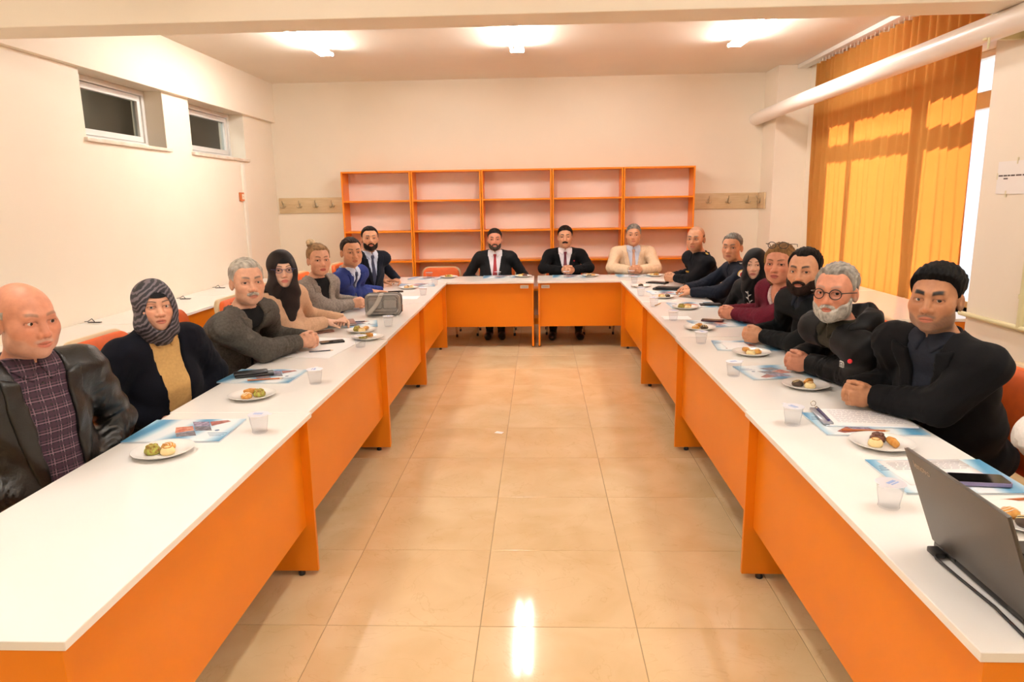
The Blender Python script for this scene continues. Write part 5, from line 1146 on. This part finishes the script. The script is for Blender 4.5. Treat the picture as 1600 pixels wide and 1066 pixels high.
def folder(photos=True, w=.37, d=.27):
    f = empty('folder', 'folder', 'folder')
    MB().box(-w/2, w/2, -d/2, d/2, 0, .0022, .0008, 1).build('back_cover', mat('folder_back', '#d9e4ea', .4), f)
    MB().box(-w/2+.004, w/2-.002, -d/2+.003, d/2-.003, .0022, .0050).build('pages', M_paper, f)
    c = MB().box(-w/2, w/2, -d/2, d/2, .0050, .0066, .0006, 1).build('front_cover', M_cov, f)
    if photos:
        for poly, m in (([(-.02, .10), (.045, .10), (.075, .045), (.01, .045)], M_ph1), ([(.012, .041), (.077, .041), (.105, -.012), (.04, -.012)], M_ph2), ([(-.055, .03), (.005, .045), (.035, -.01), (-.025, -.04)], M_ph3), ([(.05, .10), (.115, .118), (.135, .10), (.08, .045)], M_ph4), ([(.04, -.017), (-.02, -.045), (.0, -.085), (.07, -.07)], M_ph2)):
            MB().prism(poly[::-1], .0066, .0069).build('printed_photo', m, c)
    for q, (a0, a1) in enumerate(((.09, .165), (.10, .16), (.11, .155))): MB().box(a0+.012, a1+.012, -.045-.016*q, -.040-.016*q, .0066, .0068).build('print_line', M_txt, c)
    MB().lathe([(.009, .0066), (.009, .0068)], 16, T(.125, -.01, 0)).build('emblem', M_txt, c)
    return f
f0 = folder()
fo_at = [(-1.385, 2.565, .03, 'blue folder with printed photos before the bald man'), (-1.415, 3.43, -.05, 'blue folder under a black case and a pencil before the woman in the striped headscarf'), (-1.365, 4.94, .25, 'blue folder before the woman in beige, partly under her hands'), (-1.30, 7.33, .2, 'blue folder before the bearded man in the navy suit'), (1.235, 2.625, math.pi-.02, 'blue folder under the clipboard before the man with thick black hair'), (1.255, 2.105, math.pi, 'blue folder under papers before the white sleeve, behind the laptop'), (1.19, 3.455, math.pi+.1, 'blue folder with printed photos before the man with round glasses'), (1.215, 4.10, math.pi-.1, 'blue folder under the clasped hands of the man with the full dark beard'), (1.24, 4.86, math.pi+.1, 'blue folder before the woman in burgundy'), (1.24, 5.74, math.pi, 'blue folder before the young woman in black'), (1.20, 6.53, math.pi+.15, 'blue folder before the navy uniform'),
         (-1.31, 8.02, -.1, 'blue folder on the cross table before the empty chair'), (-.47, 8.07, .05, 'blue folder before the man in the bright red tie'), (.33, 8.03, 0, 'blue folder before the man in the burgundy tie'), (1.06, 8.03, .05, 'blue folder before the man in the cream suit')]
for i, (x, y, rz, lb) in enumerate(fo_at):
    if i == 0: f0.location = (x, y, Z0); f0.rotation_euler = (0, 0, rz); f0['label'] = lb; f0['group'] = 'printed folders'
    else: dup(f0, (x, y, Z0), rz, lb)
ZF = Z0+.0075
def sheet(name, x, y, z, rz, w, d, lines, label, curl=0):
    s = empty(name, label, 'paper', (x, y, z), rz); n = 8
    v = []; f = []
    for i in range(n+1):
        for j in range(2): t = i/n; v.append((-w/2+w*t, -d/2+d*j, .001+curl*max(0, t-.55)**2))
    for i in range(n): f.append((2*i, 2*i+2, 2*i+3, 2*i+1))
    o = MB().add(v, f).build('sheet', M_paper, s, 1); sm_ = o.modifiers.new('s', 'SOLIDIFY'); sm_.thickness = .001; sm_.offset = -1
    M_l = mat('text_grey', '#9c959e', .7)
    for q in range(lines):
        L_ = MB(); random.seed(q+int(abs(x)*100)); t = -w/2+.02
        while t < w/2-.03:
            l = random.uniform(.012, .03)
            if t+l < w*.08 or not curl: L_.box(t, t+l, d/2-.025-q*.011, d/2-.0225-q*.011, .0011, .0013)
            t += l+.005
        o = L_.build('print_line', M_l, s); o['kind'] = 'stuff'
    return s
# the left row
tag(MB().box(-.19, .19, -.29, .29, 0, .003, .001, 1).build('paper_sheet', M_paper), 'large white paper sheet under the hands of the man in the grey tweed jacket', 'paper').location = (-1.355, 4.16, Z0)
bpy.data.objects['paper_sheet'].rotation_euler = (0, 0, -.13)
tag(MB().box(-.15, .15, -.105, .105, 0, .002).build('paper_sheet', M_paper), 'white paper sheet by the man in the bright blue suit, right of the grey handbag', 'paper').location = (-1.27, 6.38, Z0)
def phone(label, x, y, z, rz, w=.072, l=.15, body=M_black, screen='#0a0a0c', t=.009, name='phone'):
    p = empty(name, label, 'phone', (x, y, z), rz)
    MB().prism(rrect(w, l, .011), 0, t).build('body', body, p, .6)
    MB().prism(rrect(w-.006, l-.006, .009), t, t+.0006).build('screen', mat('screen_'+screen, screen, .08), p, .6)
    MB().box(w/2-.0005, w/2+.0008, .0, .022, t*.35, t*.65).build('side_button', M_black, p)
    return p
phone('black phone beside the fist of the man in the grey tweed jacket', -1.315, 4.29, Z0+.0035, -1.1)
phone('brown phone under the hands of the woman in beige', -1.49, 4.66, Z0, -.9, body=mat('brown_leather', '#7d5547', .5), screen='#7d5547')
phone('dark phone beside the hands of the man in the bright blue suit', -1.42, 6.80, Z0, -1.3)
phone('purple cased phone on the papers behind the laptop', 1.32, 2.045, ZF+.003, 1.45, .076, .158, mat('lilac_case', '#8d82a8', .4), '#141210', .011)
phone('dark phone on the folder before the woman in burgundy', 1.215, 4.93, ZF+.001, 1.2, body=mat('wine_case', '#4a2230', .5), screen='#3a2a33')
nb = empty('notebook', 'brown notebook under the hands of the woman in beige', 'notebook', (-1.43, 4.98, ZF), .35)
MB().box(-.08, .08, -.11, .11, 0, .003, .001, 1).build('cover', mat('brown_cover', '#8d5f4f', .5), nb); MB().box(-.077, .078, -.107, .107, .003, .009).build('pages', M_paper, nb); MB().box(-.08, .08, -.11, .11, .009, .012, .001, 1).build('cover', mat('brown_cover', '#8d5f4f', .5), nb)
def case(label, x, y, z, rz, w=.075, l=.17, h=.026, flap=True, m=None):
    p = empty('leather_case', label, 'case', (x, y, z), rz); m = m or mat('case_leather', '#141212', .4, bump=.2, bscale=200)
    MB().box(-w/2, w/2, -l/2, l/2, 0, h*.62, .008, 3).build('body', m, p, 1); MB().box(-w/2-.003, w/2+.003, -l/2-.004, l/2-.03, h*.6, h, .006, 3).build('flap', m, p, 1)
    return p
case('black spectacle case on the folder before the woman in the striped headscarf', -1.46, 3.42, ZF, -1.15, .065, .19)
case('long black wallet beside the clasped hands of the balding man in uniform', 1.215, 7.30, Z0, .9, .10, .22, .014)
case('black wallet lying on top of the folder before the navy uniform', 1.20, 6.70, ZF, 1.2, .10, .24, .03)
case('small dark organiser on the folder before the young woman in black', 1.38, 5.70, ZF, 1.5, .09, .16, .012)
def pencil(label, x, y, z, rz, col='#b5622f', L_=.17, name='pencil'):
    p = empty(name, label, name, (x, y, z), rz)
    MB().tube([(-L_/2, 0, .004), (L_/2-.018, 0, .004)], .0038, 6).build('barrel', mat(name+col, col, .4), p); MB().tube([(L_/2-.018, 0, .004), (L_/2, 0, .004)], [.0036, .0006], 6).build('tip', mat('bare_wood', '#d9b58a', .6), p)
    return p
pencil('orange pencil on the folder before the woman in the striped headscarf', -1.37, 3.335, ZF, .25)
pencil('brown pencil in front of the clipboard papers', 1.20, 2.523, ZF, -.09)
pencil('brown pencil lying behind the laptop', 1.36, 1.93, Z0, .15)
pencil('brown pencil by the cup before the young woman in black', .98, 5.80, Z0, 1.1, '#c89a5a')
pencil('dark pen on the sheet before the man in the grey tweed jacket', -1.30, 4.02, Z0+.003, .35, '#2a2830', .14, 'pen')
pencil('dark pen behind the notebook of the woman in beige', -1.34, 5.02, ZF, .3, '#2a2830', .14, 'pen')
# clip file with papers, before the man with thick black hair
cf = empty('clip_file', 'clear clip file holding printed pages before the man with thick black hair', 'file', (1.255, 2.675, ZF+.0), -.10)
MB().box(-.165, .165, -.11, .11, 0, .003, .001, 1).build('back', mat('file_clear', '#c9d6e2', .2), cf)
MB().box(-.15, .165, -.105, .105, .003, .0055).build('pages', M_paper, cf)
L_ = MB()
for q in range(13):
    t = -.11
    while t < .13: l = random.uniform(.01, .03); L_.box(t, min(.14, t+l), .085-q*.0125, .0872-q*.0125, .0055, .0057); t += l+.005
o = L_.build('print_lines', mat('text_grey', '#9c959e', .7), cf); o['kind'] = 'stuff'
MB().box(-.172, -.135, -.10, .10, .004, .013, .003, 2).build('clip_bar', mat('clip_clear', '#a8aab4', .15, .2), cf, .6)
MB().tube([(-.150, -.085, .017), (-.150, .06, .017)], .005, 8).build('pen', mat('pen_violet', '#2b2455', .3), cf, 1); MB().tube([(-.150, .06, .017), (-.150, .085, .017)], .0055, 8).build('pen_cap', M_steel, cf, 1)
MB().tube([(-.155+.010*math.cos(a), .11, .026+.010*math.sin(a)) for a in np.linspace(0, 6.283, 15)], .0015, 6, False).build('clip_ring', M_steel, cf, 4)
sheet('loose_paper', 1.24, 2.13, ZF, .05, .27, .20, 6, 'white printed page on the folder beside the purple phone')
tag(MB().box(-.10, .10, -.07, .07, 0, .0012).build('paper_sheet', M_paper), 'small white slip before the woman in burgundy, under her cup', 'paper').location = (1.0, 5.13, Z0)
tag(MB().box(-.07, .07, -.10, .10, 0, .0012).build('paper_sheet', M_paper), 'white page lying on the folder of the man with the full dark beard', 'paper').location = (1.15, 4.075, ZF)
sc_ = tag(MB().box(-.02, .02, -.028, .028, 0, .001).build('paper_scrap', M_paper), 'small white scrap of paper on the tiled floor', 'paper'); sc_.location = (-.296, 4.72, .0006); sc_.rotation_euler = (0, 0, 1.2)
# grey handbag
hb = empty('handbag', 'grey leather camera handbag with a wide strap on the left table', 'bag', (-1.225, 5.40, Z0+.0045), .08)
M_bag = mat('grey_leather', '#908b86', .5, noise=.05, nscale=40, bump=.35, bscale=160); M_bag2 = mat('grey_leather_dark', '#4a4744', .5)
def rb(w, h, r, y0, y1, m, name, par, bev=.012):
    P_ = rrect(w, h, r, 8); n = len(P_); v = []; f = []
    for y, s in ((y0, .93), (y0+bev, 1), (y1-bev, 1), (y1, .93)):
        for x, z in P_: v.append((x*s, y, h/2+z*s))
    for k_ in range(3):
        for i in range(n): f.append((k_*n+i, k_*n+(i+1) % n, (k_+1)*n+(i+1) % n, (k_+1)*n+i))
    f.append(tuple(range(n))[::-1]); f.append(tuple(3*n+i for i in range(n)))
    return MB().add(v, f).build(name, m, par, 1.0)
rb(.275, .165, .035, -.055, .055, M_bag, 'body', hb)
pk = rb(.235, .125, .03, -.072, -.052, M_bag, 'front_pocket', hb, .006); pk.location = (0, 0, .008)
fp = rb(.105, .070, .016, -.079, -.07, M_bag, 'pocket_flap', hb, .003); fp.location = (-.055, 0, .052)
fp = rb(.105, .070, .016, -.079, -.07, M_bag, 'pocket_flap', hb, .003); fp.location = (.058, 0, .052)
for x0 in (-.055, .058): MB().tube([(x0+x*1.0, -.0795, .0895+z) for x, z in rrect(.105, .070, .016, 6)]+[(x0+.0525, -.0795, .0965)], .0011, 5).build('seam', M_bag2, hb, 4)
MB().tube([(x*.985, -.0725, .0905+z*.985) for x, z in rrect(.235, .125, .03, 6)]+[(.235/2*.985, -.0725, .12)], .002, 5).build('seam', M_bag2, hb, 4)
for y in (-.030, .030): MB().tube([(x*1.012, y, .0825+z*1.012) for x, z in rrect(.275, .165, .035, 8)]+[(.275/2*1.012, y, .13)], .0035, 6).build('piping', M_bag2, hb, 4)
MB().tube([(-.11, 0, .166), (.11, 0, .166)], .003, 6).build('zip', M_silver, hb, 4)
st_ = MB(); pts = [(.0, .02, .168), (-.005, -.03, .174), (-.012, -.080, .155), (-.035, -.098, .10), (-.075, -.103, .05), (-.12, -.098, .008), (-.135, -.04, .004)]; v = []; f = []
for i, p in enumerate(pts):
    p = Vector(p); t_ = (Vector(pts[min(i+1, 6)])-Vector(pts[max(i-1, 0)])).normalized(); nx_ = Vector((0, 1, .2)); w_ = t_.cross(nx_).normalized()*.018
    if i < 2: w_ = Vector((.018, 0, 0))
    v += [p+w_, p-w_]
for i in range(6): f.append((2*i, 2*i+1, 2*i+3, 2*i+2))
o = MB().add(v, f).build('strap', mat('strap_web', '#aaa39b', .7, bump=.2, bscale=300), hb, 1); so_ = o.modifiers.new('s', 'SOLIDIFY'); so_.thickness = .004; ss_ = o.modifiers.new('b', 'SUBSURF'); ss_.levels = ss_.render_levels = 2
MB().box(.137, .142, -.012, .012, .085, .13, .002).build('strap_tab', M_bag2, hb); MB().tube([(.146, .008*math.cos(a), .082+.010*math.sin(a)) for a in np.linspace(0, 6.283, 13)], .002, 6, False).build('strap_ring', M_silver, hb, 4)
MB().box(.141, .147, -.008, .008, .02, .075, .002).build('zip_tassel', mat('tassel_tan', '#a9785f', .6), hb)
# laptop
lt = empty('laptop', 'dark grey open laptop seen from behind at the near right', 'laptop', (.975, 1.462, Z0), 0)
M_lap = mat('laptop_lid', '#55504b', .38, .35, noise=.03, nscale=300); M_lapk = mat('laptop_black', '#1a1918', .45)
MB().box(0, .255, -.19, .19, .003, .020, .004, 2).build('base', M_lapk, lt, .6)
tl = Matrix.Rotation(-.36, 4, 'Y')
ld = MB().box(-.0045, .0045, -.192, .192, .004, .262, .004, 2, M=T(.004, 0, .018) @ tl).build('lid', M_lap, lt, .6)
MB().box(.0046, .0054, -.178, .178, .022, .248, M=T(.004, 0, .018) @ tl).build('screen', mat('lcd', '#0d0d10', .15), ld)
MB().box(-.0052, -.004, -.192, .192, .004, .262, .0005, 1, M=T(.004, 0, .018) @ tl @ T(0, 0, .0)).build('lid_back', M_lap, ld, .6)
for y in (-.12, .12): MB().tube([(.004, y-.025, .016), (.004, y+.025, .016)], .007, 10).build('hinge', M_lapk, lt, 1)
for r_ in range(5):
    for c_ in range(14):
        if r_ == 4 and 3 < c_ < 9: continue
        x = .055+r_*.0195; y = -.15+c_*.0225
        MB().box(x-.008, x+.008, y-.0095, y+.0095, .020, .0225, .001, 1).build('key', mat('key_black', '#232221', .5), lt)
MB().box(.055+4*.0195-.008, .055+4*.0195+.008, -.15+3.7*.0225, -.15+8.4*.0225, .020, .0225, .001, 1).build('space_bar', mat('key_black', '#232221', .5), lt)
MB().box(.172, .236, -.06, .04, .0200, .0204).build('touchpad', mat('pad', '#2a2928', .3), lt)
cu = bpy.data.curves.new('maker_name', 'FONT'); cu.body = 'lenovo'; cu.size = .026; cu.extrude = .0003; cu.align_x = 'LEFT'
tx_ = bpy.data.objects.new('maker_name', cu); COL.objects.link(tx_); tx_.parent = lt; bpy.context.view_layer.update(); me_ = bpy.data.meshes.new_from_object(tx_); bpy.data.objects.remove(tx_); tx_ = bpy.data.objects.new('maker_name', me_); COL.objects.link(tx_); tx_.parent = lt; me_.materials.clear(); me_.materials.append(mat('silver_print', '#b3a592', .4, .3))
tx_.matrix_local = T(.004, 0, .018) @ tl @ T(-.0056, .165, .222) @ Matrix(((0, 0, -1, 0), (-1, 0, 0, 0), (0, 1, 0, 0), (0, 0, 0, 1)))
pc = MB(); pc.tube([(-.004, .165, .010), (-.020, .155, .010), (-.03, .12, .007), (-.026, .04, .006), (-.018, -.08, .005), (-.03, -.30, .004)], .0035, 8); pc.build('power_cord', M_black, lt, 1)
MB().box(-.030, -.004, .125, .165, .004, .018, .003).build('power_plug', M_black, lt, .6)
ec = MB().tube([(.20, .19, .03), (.17, .17, .026), (.15, .12, .026), (.19, .08, .025), (.23, .11, .025), (.21, .15, .025)], .0025, 6).build('cable', M_black); ec.location = (.975, 1.462, Z0); tag(ec, 'thin black looped cable lying on the laptop keyboard', 'cable')
# empty chair at the left end of the cross tables and a coat on a chair
c9 = chair(.80); c9.location = (-1.23, 8.50, 0); c9['label'] = 'empty orange chair pushed behind the left cross table'; c9['group'] = 'chairs at the tables'
# cable outlets on the left side tables
for x, y, lb in ((-3.40, 5.15, 'black cable outlet on the side table behind the woman in the striped headscarf'), (-3.40, 7.3, 'black cable outlet on the side table near the far left corner'), (-3.35, 6.45, 'black cable outlet on the side table behind the man in the grey tweed jacket')):
    o = empty('cable_outlet', lb, 'outlet', (x, y, Z0)); MB().box(-.05, .05, -.012, .012, 0, .006, .002).build('slot', M_black, o); MB().tube([(0, 0, .005), (-.02, 0, .03), (-.06, .01, .008), (-.10, .03, .003)], .003, 6).build('cord', M_black, o, 1)
